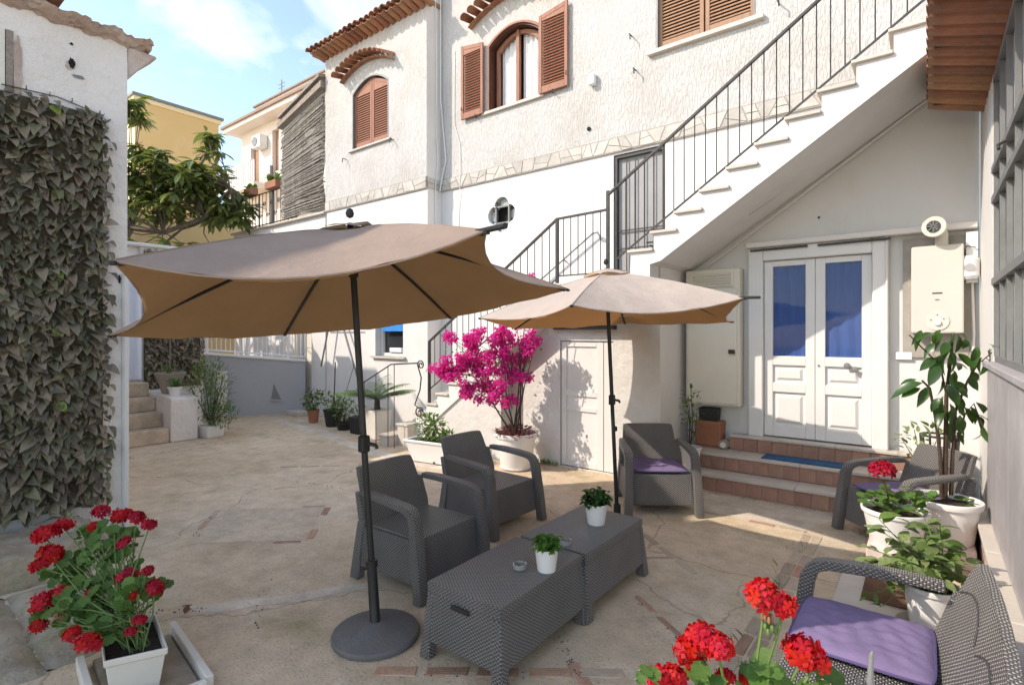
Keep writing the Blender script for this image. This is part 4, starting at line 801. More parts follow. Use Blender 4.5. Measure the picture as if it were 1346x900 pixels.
# far steps, cheek wall and second screen
FS = thing('far_steps', 'grey concrete steps climbing beside the old wall to a curtained doorway', 'steps', (-10, 3.2, 0))
for k in range(4): box('step', 'patchdark', -12.2, -9.88-.30*k, 2.2, 3.548, .235*k+.001, .235*(k+1), FS, bevel=.012)
CW = MB().prism([(-11.2, 3.55, 0), (-9.84, 3.55, 0), (-9.84, 3.55, .72), (-10.0, 3.55, .75), (-11.2, 3.55, .78)], (0, .42, 0)).build('planter_wall', 'rough', None, bevel=.03, seg=2); tag(CW, 'low rough white cheek wall beside the far grey steps', 'wall')
GW = thing('garden_wall', 'far garden wall with white coping behind the second leaf screen', 'wall', (-11.3, 4, 0))
box('wall', 'shade', -11.6, -11.22, 3.56, 4.62, 0, 3.36, GW); box('coping', 'white', -11.66, -11.16, 2.3, 4.66, 3.361, 3.43, GW, bevel=.02); box('door_post', 'shade', -11.6, -11.3, 2.2, 2.9, .95, 3.36, GW)
box('wall', 'shade', -11.58, -11.3, 2.9, 3.56, 2.7, 3.36, GW)
screen('leaf_screen', 'far olive leaf screen hanging behind the pots on the cheek wall', -11.20, 3.58, 4.58, .80, 3.33, .05, .05, .085, 0, lambda y, z: 0)
tag(MB().grid(lambda u, v: (-11.12+.04*math.sin(u*16), 2.95+.60*u, .98+1.75*v), 24, 2).build('doorway_curtain', 'curtaintarp', None, smooth=True), 'pale blue white curtain hanging in the doorway above the far steps', 'curtain')
# ---- grey ramp wall, railing and terrace
A, B2 = Vector((-12.6, 3.55, 0)), Vector((-10.98, 6.66, 0))
FW = thing('ramp_wall', 'blue grey rendered wall in shade at the far end of the courtyard', 'wall', (-11.8, 5, 0))
nrm = Vector((B2.y-A.y, -(B2.x-A.x), 0)).normalized()
def fw(t, z, off=0): p = A.lerp(B2, t)-nrm*off; return (p.x, p.y, z)
MB().prism([fw(0, 0), fw(1, 0), fw(1, 1.16), fw(0, 1.5)], tuple(-nrm*.22)).build('wall', 'greywall', FW)
MB().prism([fw(0, 1.5, -.03), fw(1, 1.16, -.03), fw(1, 1.21, -.03), fw(0, 1.55, -.03)], tuple(-nrm*.28)).build('coping', 'shade', FW, bevel=.008)
MB().prism([fw(.50, 0.02, -.006), fw(.56, 0.02, -.006), fw(.56, 1.0, -.006), fw(.50, 1.02, -.006)], tuple(nrm*.004)).build('door_opening', 'potmatte', FW)
MB().prism([fw(.80, .36, -.004), fw(.86, .33, -.004), fw(.815, .70, -.004)], tuple(nrm*.006)).build('vent', 'greysteel', FW); MB().prism([fw(.795, .34, -.004), fw(.865, .31, -.004), fw(.862, .34, -.004), fw(.80, .37, -.004)], tuple(nrm*.03)).build('vent_sill', 'greywall', FW)
MB().prism([fw(0, 0, -.02), fw(1, 0, -.02), fw(1, .035, -.02), fw(0, .035, -.02)], tuple(-nrm*.015)).build('skirting', 'patchdark', FW)
WRL = thing('white_railing', 'white metal railing on top of the grey ramp wall', 'railing', (-11.9, 5, 1.3))
for t in [i/40 for i in range(6, 41)]:
    zb = 1.55-.34*t
    if int(t*40) % 9 == 0: MB().tube([fw(t, zb, .08), fw(t, zb+.95, .08)], .028, 6).build('post', 'railwhite', WRL)
    else: MB().tube([fw(t, zb+.06, .08), fw(t, zb+.9, .08)], .009, 4).build('baluster', 'railwhite', WRL)
for dz in (.06, .92): MB().tube([fw(0, 1.55+dz, .08), fw(1, 1.21+dz, .08)], .018, 5).build('rail', 'railwhite', WRL)
TH = thing('terrace_house', 'low white terrace building with reed screen continuing the house front', 'building', (-12, 6.8, 0))
wall_y('wall', 'white', 6.74, [(-14.5, 0), (-10.275, 0), (-10.275, 4.38), (-14.5, 4.38)], [rect(-11.32, -10.86, .12, 2.2)], .2, TH)
box('terrace_floor', 'white', -14.5, -10.28, 6.76, 11, 4.2, 4.36, TH); box('coping', 'marble', -14.55, -10.28, 6.66, 6.95, 4.381, 4.43, TH, bevel=.01)
box('door_post', 'potmatte', -11.80, -11.33, 6.60, 6.74, .05, 3.2, TH); box('door', 'potmatte', -11.31, -10.87, 6.82, 6.85, .12, 2.2, TH); box('door_step', 'marble', -11.8, -10.7, 6.3, 6.58, .0, .11, TH, bevel=.01)
for k in range(6): box('door_board', 'cream', -11.18, -10.9, 6.805, 6.818, .2+k*.32, .2+k*.32+.30, TH)
# poles leaning / awning arms casting shadows on the wall
MB().tube([(-10.2, 6.55, 1.1), (-9.85, 6.6, 2.4)], .02, 5).build('awning_arm', 'greysteel', TH); MB().tube([(-9.0, 6.58, .95), (-9.65, 6.62, 2.2)], .022, 5).build('awning_arm', 'greysteel', TH); MB().tube([(-10.2, 6.62, 1.92), (-9.0, 6.62, 1.92)], .012, 5).build('awning_arm', 'plasticwhite', TH)
# balcony rail of the terrace with curled ironwork
BR = thing('terrace_balustrade', 'dark wrought iron balustrade with curls on the terrace edge', 'railing', (-12.6, 6.8, 4.43))
for z in (4.50, 5.28): MB().tube([(-14.0, 6.78, z), (-11.5, 6.78, z)], .016, 5).build('rail', 'iron', BR)
for k in range(15):
    x = -13.95+.17*k; MB().tube([(x, 6.78, 4.44), (x, 6.78, 5.28)], .009 if k % 4 else .02, 5).build('baluster', 'iron', BR)
    MB().tube([(x+.085+.06*math.cos(t*.55)*(1-t/26), 6.78, 4.72+.28*(k % 2)+.075*math.sin(t*.55)*(1-t/26)) for t in range(22)], .007, 4).build('curl', 'iron', BR)
RS = thing('reed_screen', 'grey reed screen under a slanting timber beam on the terrace', 'screen', (-11.1, 6.6, 4.45))
MB().grid(lambda u, v: (-12.02+1.72*u+.03*math.sin(v*19), 6.72+.03*math.sin(u*9+v*7), 4.47+v*(2.05+.5*u)), 14, 30).build('reed_mat', 'reed', RS)
reed_me = MB().tube([(0, 0, 0), (.9, .01, .014), (1.74, 0, 0)], [.013, .016, .011], 5).mesh('reed', 'reed')
for k in range(70):
    v = k/70; put(reed_me, 'reed', RS, loc=Vector((-12.03+random.uniform(-.04, .03), 6.69+random.uniform(-.02, .01), 4.48+v*2.1))-OFF[RS], rot=(0, -R(2+14*v)+random.uniform(-.02, .02), random.uniform(-.01, .01)))
MB().hexa([(-12.1, 6.6, 6.62), (-10.3, 6.6, 7.10), (-10.3, 6.78, 7.10), (-12.1, 6.78, 6.62)], [(-12.1, 6.6, 6.74), (-10.3, 6.6, 7.24), (-10.3, 6.78, 7.24), (-12.1, 6.78, 6.74)]).build('timber_beam', 'oldwood', RS); MB().hexa([(-12.0, 6.55, 6.80), (-10.3, 6.55, 7.30), (-10.3, 6.9, 7.40), (-12.0, 6.9, 6.90)], [(-12.0, 6.55, 6.86), (-10.3, 6.55, 7.36), (-10.3, 6.9, 7.46), (-12.0, 6.9, 6.96)]).build('roof_board', 'oldwood', RS)
for (x, s) in ((-12.45, 1.0), (-13.55, .8)):
    T = thing('balcony_planter', 'terracotta balcony trough with green leaves on the iron balustrade' if s == 1 else 'terracotta trough half hidden by loquat leaves on the balustrade', 'planter', (x, 6.72, 5.28), group=None)
    MB().box(x-.25*s, x+.25*s, 6.62, 6.8, 5.28, 5.46).build('trough', 'potterra', T, bevel=.01)
    lg = leaf_mesh('leaf', 'green', width=.4, curl=.4)
    for k in range(26): put(lg, 'leaf', T, mtx=frame_mtx((random.uniform(-.2, .2), random.uniform(-.06, .06), .17), (random.uniform(-.7, .7), random.uniform(-.7, .7), random.uniform(.5, 1.2)), s=random.uniform(.14, .26)*s))
# ---- far buildings
YH = thing('yellow_house', 'tall ochre yellow house with flat grey roof edge behind the tree', 'house', (-25, 9, 0))
MB().add([(-24, 7.42, 0), (-24, 10.5, 0), (-24, 10.5, 10.9), (-24, 7.42, 10.9)], [(0, 1, 2, 3)]).build('wall', 'yellow', YH); MB().add([(-24, 7.42, 0), (-27, 7.42, 0), (-27, 7.42, 10.9), (-24, 7.42, 10.9)], [(0, 1, 2, 3)]).build('wall', 'yellowlit', YH); MB().add([(-24, 10.5, 0), (-27, 10.5, 0), (-27, 10.5, 10.9), (-24, 10.5, 10.9)], [(0, 1, 2, 3)]).build('wall', 'yellow', YH)  # narrow side takes the lighter copy, sunlight put into its colour
box('roof_edge', 'greysteel', -27.2, -23.85, 7.3, 10.65, 10.9, 11.0, YH); box('cornice', 'yellowlit', -27.1, -23.93, 7.36, 10.58, 10.74, 10.897, YH)
YW = tag(box('yellow_boundary_wall', 'yellow', -18.4, -18.0, 3.2, 10.6, 0, 5.4, None), 'lower ochre yellow wall seen beneath the loquat branches', 'wall')
AP = thing('apartment_building', 'pinkish white apartment block with balcony and brown cornice beyond the terrace', 'building', (-25, 15, 0))
wall_y('wall', 'apt', 14, [(-29.3, 0), (-18, 0), (-18, 12.7), (-29.3, 12.7)], [rect(-26.1, -25.45, 9.9, 12.0), rect(-28.3, -27.4, 9.1, 11.6)], .3, AP); MB().add([(-29.3, 14, 0), (-29.3, 22, 0), (-29.3, 22, 12.7), (-29.3, 14, 12.7)], [(0, 1, 2, 3)]).build('side_wall', 'apt', AP)
box('cornice', 'apt', -29.9, -18, 13.3, 22, 12.5, 12.7, AP); box('cornice_edge', 'aptcap', -30, -18, 13.2, 22, 12.701, 12.82, AP); box('parapet', 'apt', -28.2, -18, 14.2, 21, 12.83, 13.75, AP); box('parapet_cap', 'aptcap', -28.3, -18, 14.1, 21.1, 13.751, 13.83, AP)
box('window', 'palewood', -26.1, -25.45, 14.2, 14.25, 9.9, 12.0, AP); box('window', 'palewood', -28.3, -27.4, 14.2, 14.25, 9.1, 11.6, AP)
bc = box('balcony', 'apt', -29.3, -26.0, 13.0, 14, 9.0, 9.25, AP); box('balcony_front', 'railwhite', -29.25, -26.0, 13.02, 13.06, 9.27, 10.3, bc)
for k in range(18): MB().tube([(-29.2+.18*k, 13.0, 9.25), (-29.2+.18*k, 13.0, 10.35)], .018, 4).build('baluster', 'railwhite', bc)
ac = box('air_conditioner', 'plasticwhite', -27.3, -26.5, 13.55, 13.98, 11.2, 11.85, AP, bevel=.03); MB().tube([(-26.98, 13.54, 11.52), (-26.98, 13.52, 11.52)], .24, 14).build('fan_grille', 'greysteel', ac)
MB().tube([(-26.0, 13.9, 0), (-26.0, 13.9, 10.2)], .08, 6).build('drain_pipe', 'greysteel', AP); MB().tube([(-27.0, 15, 13.8), (-27.0, 15, 15.2)], .03, 4).build('antenna', 'greysteel', AP)
for k in range(3): MB().tube([(-27.3, 15, 14.6+.2*k), (-26.7, 15, 14.6+.2*k)], .02, 4).build('antenna_rod', 'greysteel', AP)
MB().tube([(-29.0, 13.2, 9.8), (-33, 13, 9.5)], .03, 4).build('cable', 'iron', AP)
WH = tag(box('distant_white_house', 'white', -34, -29.8, 14.5, 20, 0, 7.2, None), 'distant white house seen between the yellow house and apartments', 'house')
# ---- loquat tree
LT = thing('loquat_tree', 'loquat tree with long drooping leaves and rusty fruit clusters above the garden wall', 'tree', (-16.20, 4.12, 0.00))
tips = []
def limb(p, d, l, r, depth):
    P = [Vector(p)]; dd = Vector(d).normalized(); n = 5
    for k in range(n): dd = (dd+rv(.22)+Vector((0, 0, .05))).normalized(); P.append(P[-1]+dd*l/n)
    MB().tube(P, [r*(1-.5*k/n) for k in range(n+1)], 7).build('limb' if depth else 'trunk', 'palebark', LT, smooth=True)
    if depth >= 2: tips.append((P[-1], dd)); tips.append((P[-3], dd)); return
    for k in range(3 if depth else 5):
        q = P[random.choice((3, 4, 5)) if k else 5]; nd = (dd+rdir()*.9+Vector((.35, .28, 0))*(1 if depth < 2 else .3)).normalized(); nd.z = max(nd.z, -.15)
        limb(q, nd, l*.62, r*.55, depth+1)
random.seed(21)
LIMBS = 1
limb((-16.20, 4.12, 0.00), (.05, .05, 1), 4.0, .13, 0)
b0 = [(-16.07, 4.37, 3.34), (-15.82, 4.82, 4.44), (-15.05, 5.27, 4.31), (-14.27, 5.92, 4.69), (-13.76, 6.30, 5.40)]
MB().tube(b0, [.09, .08, .065, .05, .03], 8).build('limb', 'palebark', LT, smooth=True)
MB().tube([(-15.30, 5.14, 4.35), (-15.05, 5.27, 5.14), (-14.40, 5.79, 5.85), (-14.15, 6.04, 6.56)], [.06, .05, .04, .02], 7).build('limb', 'palebark', LT, smooth=True)
# rosette centres spread through the crown volume
cent = []
for (c, rad, n) in (((-15.30, 5.08, 5.85), (0.96, 0.77, 0.71), 42), ((-14.34, 5.92, 5.59), (0.71, 0.64, 0.77), 40), ((-14.15, 6.11, 6.62), (0.28, 0.32, 0.39), 9), ((-13.82, 6.37, 4.82), (0.54, 0.51, 0.54), 30), ((-15.11, 5.27, 4.95), (0.77, 0.64, 0.45), 26), ((-14.79, 5.53, 5.40), (1.16, 1.03, 0.77), 40), ((-15.82, 4.86, 7.33), (0.32, 0.26, 0.39), 12), ((-15.95, 4.63, 5.79), (0.64, 0.51, 0.90), 20)):
    for k in range(n):
        v = rdir()*random.random()**.4; cent.append(Vector(c)+Vector((v.x*rad[0], v.y*rad[1], v.z*rad[2])))
for tp_, td_ in tips: cent += [tp_, tp_+rv(.25), tp_+rv(.25)]
lk = dict(width=.30, peak=.55, fold=.25, curl=.35, n=5); lq = leaf_mesh('leaf', 'loquat', **lk)
mts = []
for c in cent:
    for k in range(random.randint(8, 12)):
        a = random.uniform(0, 6.28); d = Vector((math.cos(a), math.sin(a), random.uniform(-.65, .55))); mts.append(frame_mtx(c, d, (0, 0, 1), random.uniform(.27, .44), random.uniform(-.3, .3)))
inv = Matrix.Translation(-OFF[LT]); camd = Vector((0, 0, 1.8)); mts.sort(key=lambda m: (m.translation-camd).length)
for m in mts[:300]: put(lq, 'leaf', LT, mtx=inv @ m)
tag(put(scatter_mesh('leaves', 'loquat', leaf_geo(**lk), [inv @ m for m in mts[300:]]), 'leaves', LT), kind='stuff')
fm = []
for c in random.sample(cent, 30):
    for k in range(16): fm.append(inv @ Matrix.Translation(c+rv(.09)+Vector((0, 0, .03))) @ Matrix.Scale(random.uniform(.018, .038), 4))
tag(put(scatter_mesh('fruit_clusters', 'fruit', oct_geo, fm), 'fruit_clusters', LT), kind='stuff')
for c in cent[::3]:
    n0 = min(b0, key=lambda p: (Vector(p)-c).length); MB().tube([n0, (Vector(n0)+c)/2+rv(.1), c], [.02, .014, .008], 5).build('twig', 'palebark', LT)

# ================================================================ FURNITURE
random.seed(5)
def make_chair(label, e=0.0, name='armchair', cat='armchair', group='graphite wicker look armchairs'):
    T = thing(name, label, cat, group=group)
    W = 'wicker'; UV = dict(uv=True)
    MB().hexa([(-.30-e, -.325, .10), (.30+e, -.325, .10), (.30+e, -.29, .10), (-.30-e, -.29, .10)], [(-.29-e, -.305, .375), (.29+e, -.305, .375), (.29+e, -.27, .375), (-.29-e, -.27, .375)]).build('front_panel', W, T, bevel=.006, **UV)
    MB().hexa([(-.31-e, .30, .10), (.31+e, .30, .10), (.31+e, .33, .10), (-.31-e, .33, .10)], [(-.29-e, .25, .42), (.29+e, .25, .42), (.29+e, .28, .42), (-.29-e, .28, .42)]).build('back_panel', W, T, bevel=.006, **UV)
    for s in (-1, 1):
        MB().hexa([(s*(.345+e), -.30, .10), (s*(.345+e), .31, .10), (s*(.315+e), .31, .10), (s*(.315+e), -.30, .10)], [(s*(.325+e), -.29, .385), (s*(.325+e), .27, .385), (s*(.295+e), .27, .385), (s*(.295+e), -.29, .385)]).build('side_panel', W, T, bevel=.006, **UV)
        sd = (1, 0, 0)
        MB().sweep([((s*(.345+e), -.365, 0), sd), ((s*(.338+e), -.335, .25), sd), ((s*(.33+e), -.305, .46), sd), ((s*(.328+e), -.295, .535), sd)], [.078, .08, .08, .08], [.075, .075, .07, .068]).build('leg', W, T, bevel=.010, seg=2, smooth=40, **UV)
        MB().sweep([((s*(.328+e), -.290, .515), sd), ((s*(.328+e), -.282, .555), sd), ((s*(.328+e), -.255, .588), sd), ((s*(.328+e), -.20, .605), sd), ((s*(.328+e), -.05, .618), sd), ((s*(.322+e), .12, .628), sd), ((s*(.305+e), .27, .63), sd)], [.08, .082, .084, .085, .085, .08, .06], [.068, .062, .056, .05, .048, .048, .046]).build('arm', W, T, bevel=.012, seg=2, smooth=40, **UV)
        MB().hexa([(s*(.365+e), .27, 0), (s*(.365+e), .365, 0), (s*(.295+e), .365, 0), (s*(.295+e), .27, 0)], [(s*(.335+e), .235, .42), (s*(.335+e), .31, .42), (s*(.275+e), .31, .42), (s*(.275+e), .235, .42)]).build('leg', W, T, bevel=.008, **UV)
        MB().hexa([(s*(.335+e), .235, .42), (s*(.335+e), .30, .42), (s*(.28+e), .30, .42), (s*(.28+e), .235, .42)], [(s*(.325+e), .300, .62), (s*(.325+e), .355, .62), (s*(.28+e), .355, .62), (s*(.28+e), .300, .62)]).build('back_post', W, T, bevel=.008, **UV)
    MB().box(-.295-e, .295+e, -.30, .24, .365, .40).build('seat', W, T, bevel=.008, **UV)
    # backrest: reclined, tapering, slightly hollow, rounded top corners
    def bk(u, v, off):
        z = .39+.40*v; w_ = (e+.305-.035*v)*(1 if v < .86 else math.sqrt(max(.0, 1-((v-.86)/.14)**2*.035)))
        x = (2*u-1)*w_; y = .215+.165*v+.028*(1-(2*u-1)**2)*(1-.3*v)+off; zz = z-(.006*(abs(2*u-1)**6) if v > .9 else 0)
        return (x, y, zz)
    b = MB(); nu, nv = 10 if e < .1 else 20, 8
    F = [bk(i/nu, j/nv, 0) for j in range(nv+1) for i in range(nu+1)]; B_ = [bk(i/nu, j/nv, .034) for j in range(nv+1) for i in range(nu+1)]; n = len(F); m = nu+1
    fs = []
    for j in range(nv):
        for i in range(nu): a = j*m+i; fs += [(a, a+1, a+m+1, a+m), (n+a, n+a+m, n+a+m+1, n+a+1)]
    for i in range(nu): fs += [(i, n+i, n+i+1, i+1), (nv*m+i, nv*m+i+1, n+nv*m+i+1, n+nv*m+i)]
    for j in range(nv): a = j*m; fs += [(a, a+m, n+a+m, n+a), (a+nu, n+a+nu, n+a+m+nu, a+m+nu)]
    b.add(F+B_, fs); br = b.build('backrest', W, T, smooth=50, uv=True)
    nb = 2 if e > .1 else 1
    for q in range(nb if e > .1 else 0): MB().tube([bk((q+u)/nb, .58+.22*(1-(2*u-1)**2), -.002) for u in [.06+.88*k/14 for k in range(15)]], .0045, 5).build('seam', 'resin', br)
    box('maker_plate', 'greysteel', -.28, -.24, -.328, -.322, .13, .145, T) if False else None
    return T
def make_cushion(label):
    T = thing('seat_cushion', label, 'cushion', group='purple seat cushions')
    b = MB(); n = 14; w_, h = .265, .055
    def cu(u, v, sg):
        x, y = (2*u-1), (2*v-1); e = (1-abs(x)**5)*(1-abs(y)**5)
        rx = w_*x*(1-.05*abs(y)**6); ry = w_*y*(1-.05*abs(x)**6)
        wr = .004*math.sin(9*x+5*y)+.003*math.sin(17*y-6*x)+.003*math.sin(23*x+3*math.sin(5*y))
        return (rx, ry, h/2+sg*(h/2*max(0, e)**.45)+(wr*e if sg > 0 else 0))
    b.grid(lambda u, v: cu(u, v, 1), n*2, n*2); b.grid(lambda u, v: cu(u, v, -1), n, n)
    b.build('cover', 'purple', T, smooth=True)
    P = [cu(k/12, 0, 0) for k in range(12)]+[cu(1, k/12, 0) for k in range(12)]+[cu(1-k/12, 1, 0) for k in range(12)]+[cu(0, 1-k/12, 0) for k in range(13)]
    MB().tube(P, .006, 5).build('piping', 'piping', T)
    return T
def face(dx, dy): return math.atan2(dy, dx)+math.pi/2
ch = make_chair('empty armchair behind the front parasol pole, next to the coffee tables')
tree = None
chairs = [((-3.03, 2.78), face(1, .03)), ((-3.32, 3.95), face(1, -.04)), ((-2.25, 5.37), face(.58, -.81)), ((-.15, 5.76), face(-.73, -.69))]
lab = [None, 'empty armchair second from the front parasol, near the bougainvillea pot', 'armchair with lilac cushion in sun patches beside the entrance steps', 'armchair behind the potted lemon plant with its back to the steps']
CH = []
for i, (p, a) in enumerate(chairs):
    c = ch if i == 0 else copy_tree(ch, label=lab[i]); c.location = (p[0], p[1], 0); c.rotation_euler = (0, 0, a); CH.append(c)
sofa = make_chair('two seat wicker look sofa with one purple cushion along the side building', .30, 'garden_sofa', 'sofa', None); sofa.location = (-.20, 2.58, 0); sofa.rotation_euler = (0, 0, face(-1, 0))
chairs.append(((-.20, 2.905), face(-1, 0)))
cu0 = make_cushion('lilac seat cushion half in sun on the armchair by the steps')
for i, k in enumerate((2, 3, 4)):
    c = cu0 if i == 0 else copy_tree(cu0, label=('', 'purple seat cushion on the armchair behind the lemon plant', 'large purple seat cushion on the two seat sofa')[i])
    p, a = chairs[k]; c.location = (p[0]+math.sin(a)*.035*1, p[1]-math.cos(a)*.035, .401); c.rotation_euler = (0, 0, a)
def make_table(label):
    T = thing('coffee_table', label, 'table', group='graphite wicker look coffee tables')
    lx, ly = .262, .418; W = 'wicker'
    MB().box(-lx, lx, -ly, ly, .365, .42).build('top', W, T, bevel=.012, seg=2, smooth=40, uv=True)
    def fl(z): return .035*(.36-z)/.36
    def side(sgn, axis, za, zb, a0, a1, th=.02):
        e0, e1 = fl(za), fl(zb)
        if axis == 'x':
            return [(sgn*(lx-.006+e0), a0, za), (sgn*(lx-.006+e0), a1, za), (sgn*(lx-.006+e0-th), a1, za), (sgn*(lx-.006+e0-th), a0, za)], [(sgn*(lx-.006+e1), a0, zb), (sgn*(lx-.006+e1), a1, zb), (sgn*(lx-.006+e1-th), a1, zb), (sgn*(lx-.006+e1-th), a0, zb)]
        return [(a0, sgn*(ly-.006+e0), za), (a1, sgn*(ly-.006+e0), za), (a1, sgn*(ly-.006+e0-th), za), (a0, sgn*(ly-.006+e0-th), za)], [(a0, sgn*(ly-.006+e1), zb), (a1, sgn*(ly-.006+e1), zb), (a1, sgn*(ly-.006+e1-th), zb), (a0, sgn*(ly-.006+e1-th), zb)]
    for s in (-1, 1):
        MB().hexa(*side(s, 'x', .10, .362, -ly+.02, ly-.02)).build('side_panel', W, T, bevel=.005, uv=True); MB().hexa(*side(s, 'y', .10, .362, -lx+.02, lx-.02)).build('end_panel', W, T, bevel=.005, uv=True)
        for s2 in (-1, 1):
            def q(z, w_): e = fl(z); ox, oy = s*(lx-.002+e), s2*(ly-.002+e); return [(ox, oy, z), (ox-s*w_, oy, z), (ox-s*w_, oy-s2*w_, z), (ox, oy-s2*w_, z)]
            MB().hexa(q(0, .075), q(.362, .055)).build('leg', W, T, bevel=.008, uv=True)
    b = MB().box(-.065, .065, -ly-.020, -ly-.005, .328, .352); b.build('handle_slot', 'potdark', T, bevel=.005)
    return T
t0 = make_table('coffee table with pale basil pot and ashtray, closest to the front parasol'); t0.location = (-1.952, 2.50, 0); t0.rotation_euler = (0, 0, R(.6))
t1 = copy_tree(t0, label='coffee table with dark basil pot, closest to the rear parasol'); t1.location = (-1.940, 3.355, 0); t1.rotation_euler = (0, 0, R(-.4))
# ashtrays
def ashtray(p, label):
    T = thing('ashtray', label, 'ashtray', p, group='glass ashtrays')
    o = MB().lathe([(.0, 0), (.036, 0), (.041, .004), (.042, .03), (.037, .032), (.034, .03), (.033, .010), (0, .008)], 20, p).build('dish', 'ash', T, smooth=35)
    b = MB()
    for k in range(6): a = random.uniform(0, 6.28); b.tube([(p[0]+.012*math.cos(a*2), p[1]+.012*math.sin(a*2), p[2]+.014), (p[0]+.012*math.cos(a*2)+.02*math.cos(a), p[1]+.012*math.sin(a*2)+.018*math.sin(a), p[2]+.017)], .004, 5)
    tag(b.build('stubs', 'cig', T), kind='stuff')
ashtray((-1.89, 2.52, .4205), 'round glass ashtray beside the pale basil pot'); ashtray((-1.87, 2.99, .4205), 'round glass ashtray between the two basil pots')
# parasols
def parasol(name, label, base, apex, tips, mat, with_base, rod, pull, sag):
    T = thing(name, label, 'parasol', (base[0], base[1], 0), group='hexagonal canvas parasols')
    A = Vector(apex); TP = [Vector(t) for t in tips]; n = len(TP); Bv = Vector((*base, 0)); ax = (A-Bv).normalized()
    C0 = sum(TP, Vector())/n
    def rib(i, r):
        p = A.lerp(TP[i % n], r); p.z += .025*math.sin(math.pi*r); return p
    cm = MB()
    for i in range(n):
        def fn(u, v, i=i):
            r = .04+.96*v; p = rib(i, r).lerp(rib(i+1, r), u); s = 4*u*(1-u); mid = (TP[i]+TP[(i+1) % n])/2; inw = (C0-mid); inw.z = 0
            p = p+inw.normalized()*(pull[i]*s*r**2.5); p.z += -.03*s*r*(1-r)-sag[i]*s*r**1.6+.007*math.sin(u*13+i*2+v*5)*r*s+.005*math.sin(u*23-v*9+i)*r*s; return p
        cm.grid(fn, 10, 14)
    can = cm.build('canopy', mat, T, smooth=60)
    ln = MB().add([(x_, y_, z_-.007) for x_, y_, z_ in cm.v], cm.f); ln.build('underglow', 'underglow', T, smooth=60)  # added sheet below the canvas carrying the painted underside glow
    hm = MB()
    for i in range(n):
        pts = [];
        for k in range(11):
            u = k/10; p = TP[i].lerp(TP[(i+1) % n], u); s = 4*u*(1-u); mid = (TP[i]+TP[(i+1) % n])/2; inw = (C0-mid); inw.z = 0
            p = p+inw.normalized()*(pull[i]*s); p.z -= sag[i]*s; pts.append(p)
        hm.tube(pts, .005, 4)
    for i in range(n): hm.tube([rib(i, r)+Vector((0, 0, .001)) for r in (.05, .3, .55, .8, 1)], .004, 4)
    hm.build('hem', mat, can)
    # vent cap
    vm = MB()
    for i in range(n):
        def fn(u, v, i=i):
            p = rib(i, .02+.17*v).lerp(rib(i+1, .02+.17*v), u); p += ax*(.030-.012*v+.010*math.sin(i*2.1+u*6)*v); return p
        vm.grid(fn, 4, 3)
    vm.build('vent_cap', mat, T, smooth=60)
    for i in range(n):
        MB().tube([rib(i, r)+Vector((0, 0, -.016)) for r in (.02, .25, .5, .75, .985)], .0105, 6).build('rib', 'pole', T)
        MB().tube([A-ax*.26+(TP[i]-A).normalized()*.03, rib(i, .30)+Vector((0, 0, -.02))], .008, 5).build('strut', 'pole', T)
        MB().lathe([(0, -.01), (.014, -.008), (.016, .004), (0, .012)], 8, tuple(TP[i]+Vector((0, 0, -.008)))).build('tip_cap', 'pole', T)
    if rod is not None:
        d = (rib(rod, 1)-rib(rod, .8)).normalized(); d.z = -.03; MB().tube([TP[rod]-d*.08, TP[rod]+d*.13], .012, 7).build('bare_rib_end', 'pole', T)
    MB().tube([Bv+ax*.05, A+ax*.03], .0195, 12).build('pole', 'pole', T, smooth=50)
    MB().lathe([(.0, 0), (.02, .01), (.026, .03), (.018, .055), (0, .065)], 12, tuple(A+ax*.06)).build('finial', 'pole', T, smooth=True)
    MB().tube([A-ax*.30, A-ax*.22], .03, 10).build('runner', 'pole', T)
    MB().tube([A-ax*.10, A-ax*.02], .034, 10).build('hub', 'pole', T)
    q = Bv+ax*1.14
    cr = MB().box(q.x-.026, q.x+.026, q.y-.03, q.y+.03, q.z-.05, q.z+.05).build('crank_box', 'pole', T, bevel=.008); MB().tube([q+Vector((.02, .02, 0)), q+Vector((.055, .045, -.01)), q+Vector((.06, .05, -.03))], .012, 6).build('crank_handle', 'pole', cr)
    if with_base:
        MB().lathe([(.255, .0), (.258, .018), (.25, .032), (.19, .052), (.11, .07), (.055, .08), (.045, .085), (0, .085)], 40, (base[0], base[1], .006)).build('base', 'baseres', T, smooth=35)
        MB().tube([Bv+ax*.06, Bv+ax*.09, Bv+ax*.43, Bv+ax*.43], [.048, .031, .029, .029], 14).build('sleeve', 'pole', T, smooth=35); MB().tube([Bv+ax*.41, Bv+ax*.45], .036, 14).build('collar', 'pole', T, smooth=35)
        k = Bv+ax*.40; MB().tube([k, k+Vector((-.06, -.02, -.01))], .012, 6).build('clamp_screw', 'pole', T)
    else:
        MB().lathe([(.035, 0), (.035, .10), (.026, .10)], 12, (base[0], base[1], .004)).build('ground_socket', 'pole', T)
        MB().lathe([(.0, -.03), (.03, -.02), (.03, .02), (0, .03)], 8, (base[0]-.03, base[1], .85)).build('tilt_knob', 'pole', T)
    return T
ct, st = math.cos(R(37.7)), math.sin(R(37.7))
def W(l, d): return (l*ct-d*st, l*st+d*ct)     # courtyard bearing used when measuring the parasols
def tips(cl, cd, rel): return [(*W(cl+a, cd+b2), z) for a, b2, z in rel]
u1 = tips(-.96, 3.25, [(-.41, -1.34, 2.05), (.86, -1.17, 2.20), (1.35, .50, 2.11), (.43, 1.385, 1.94), (-.9, 1.14, 1.795), (-1.47, .0, 1.79)])
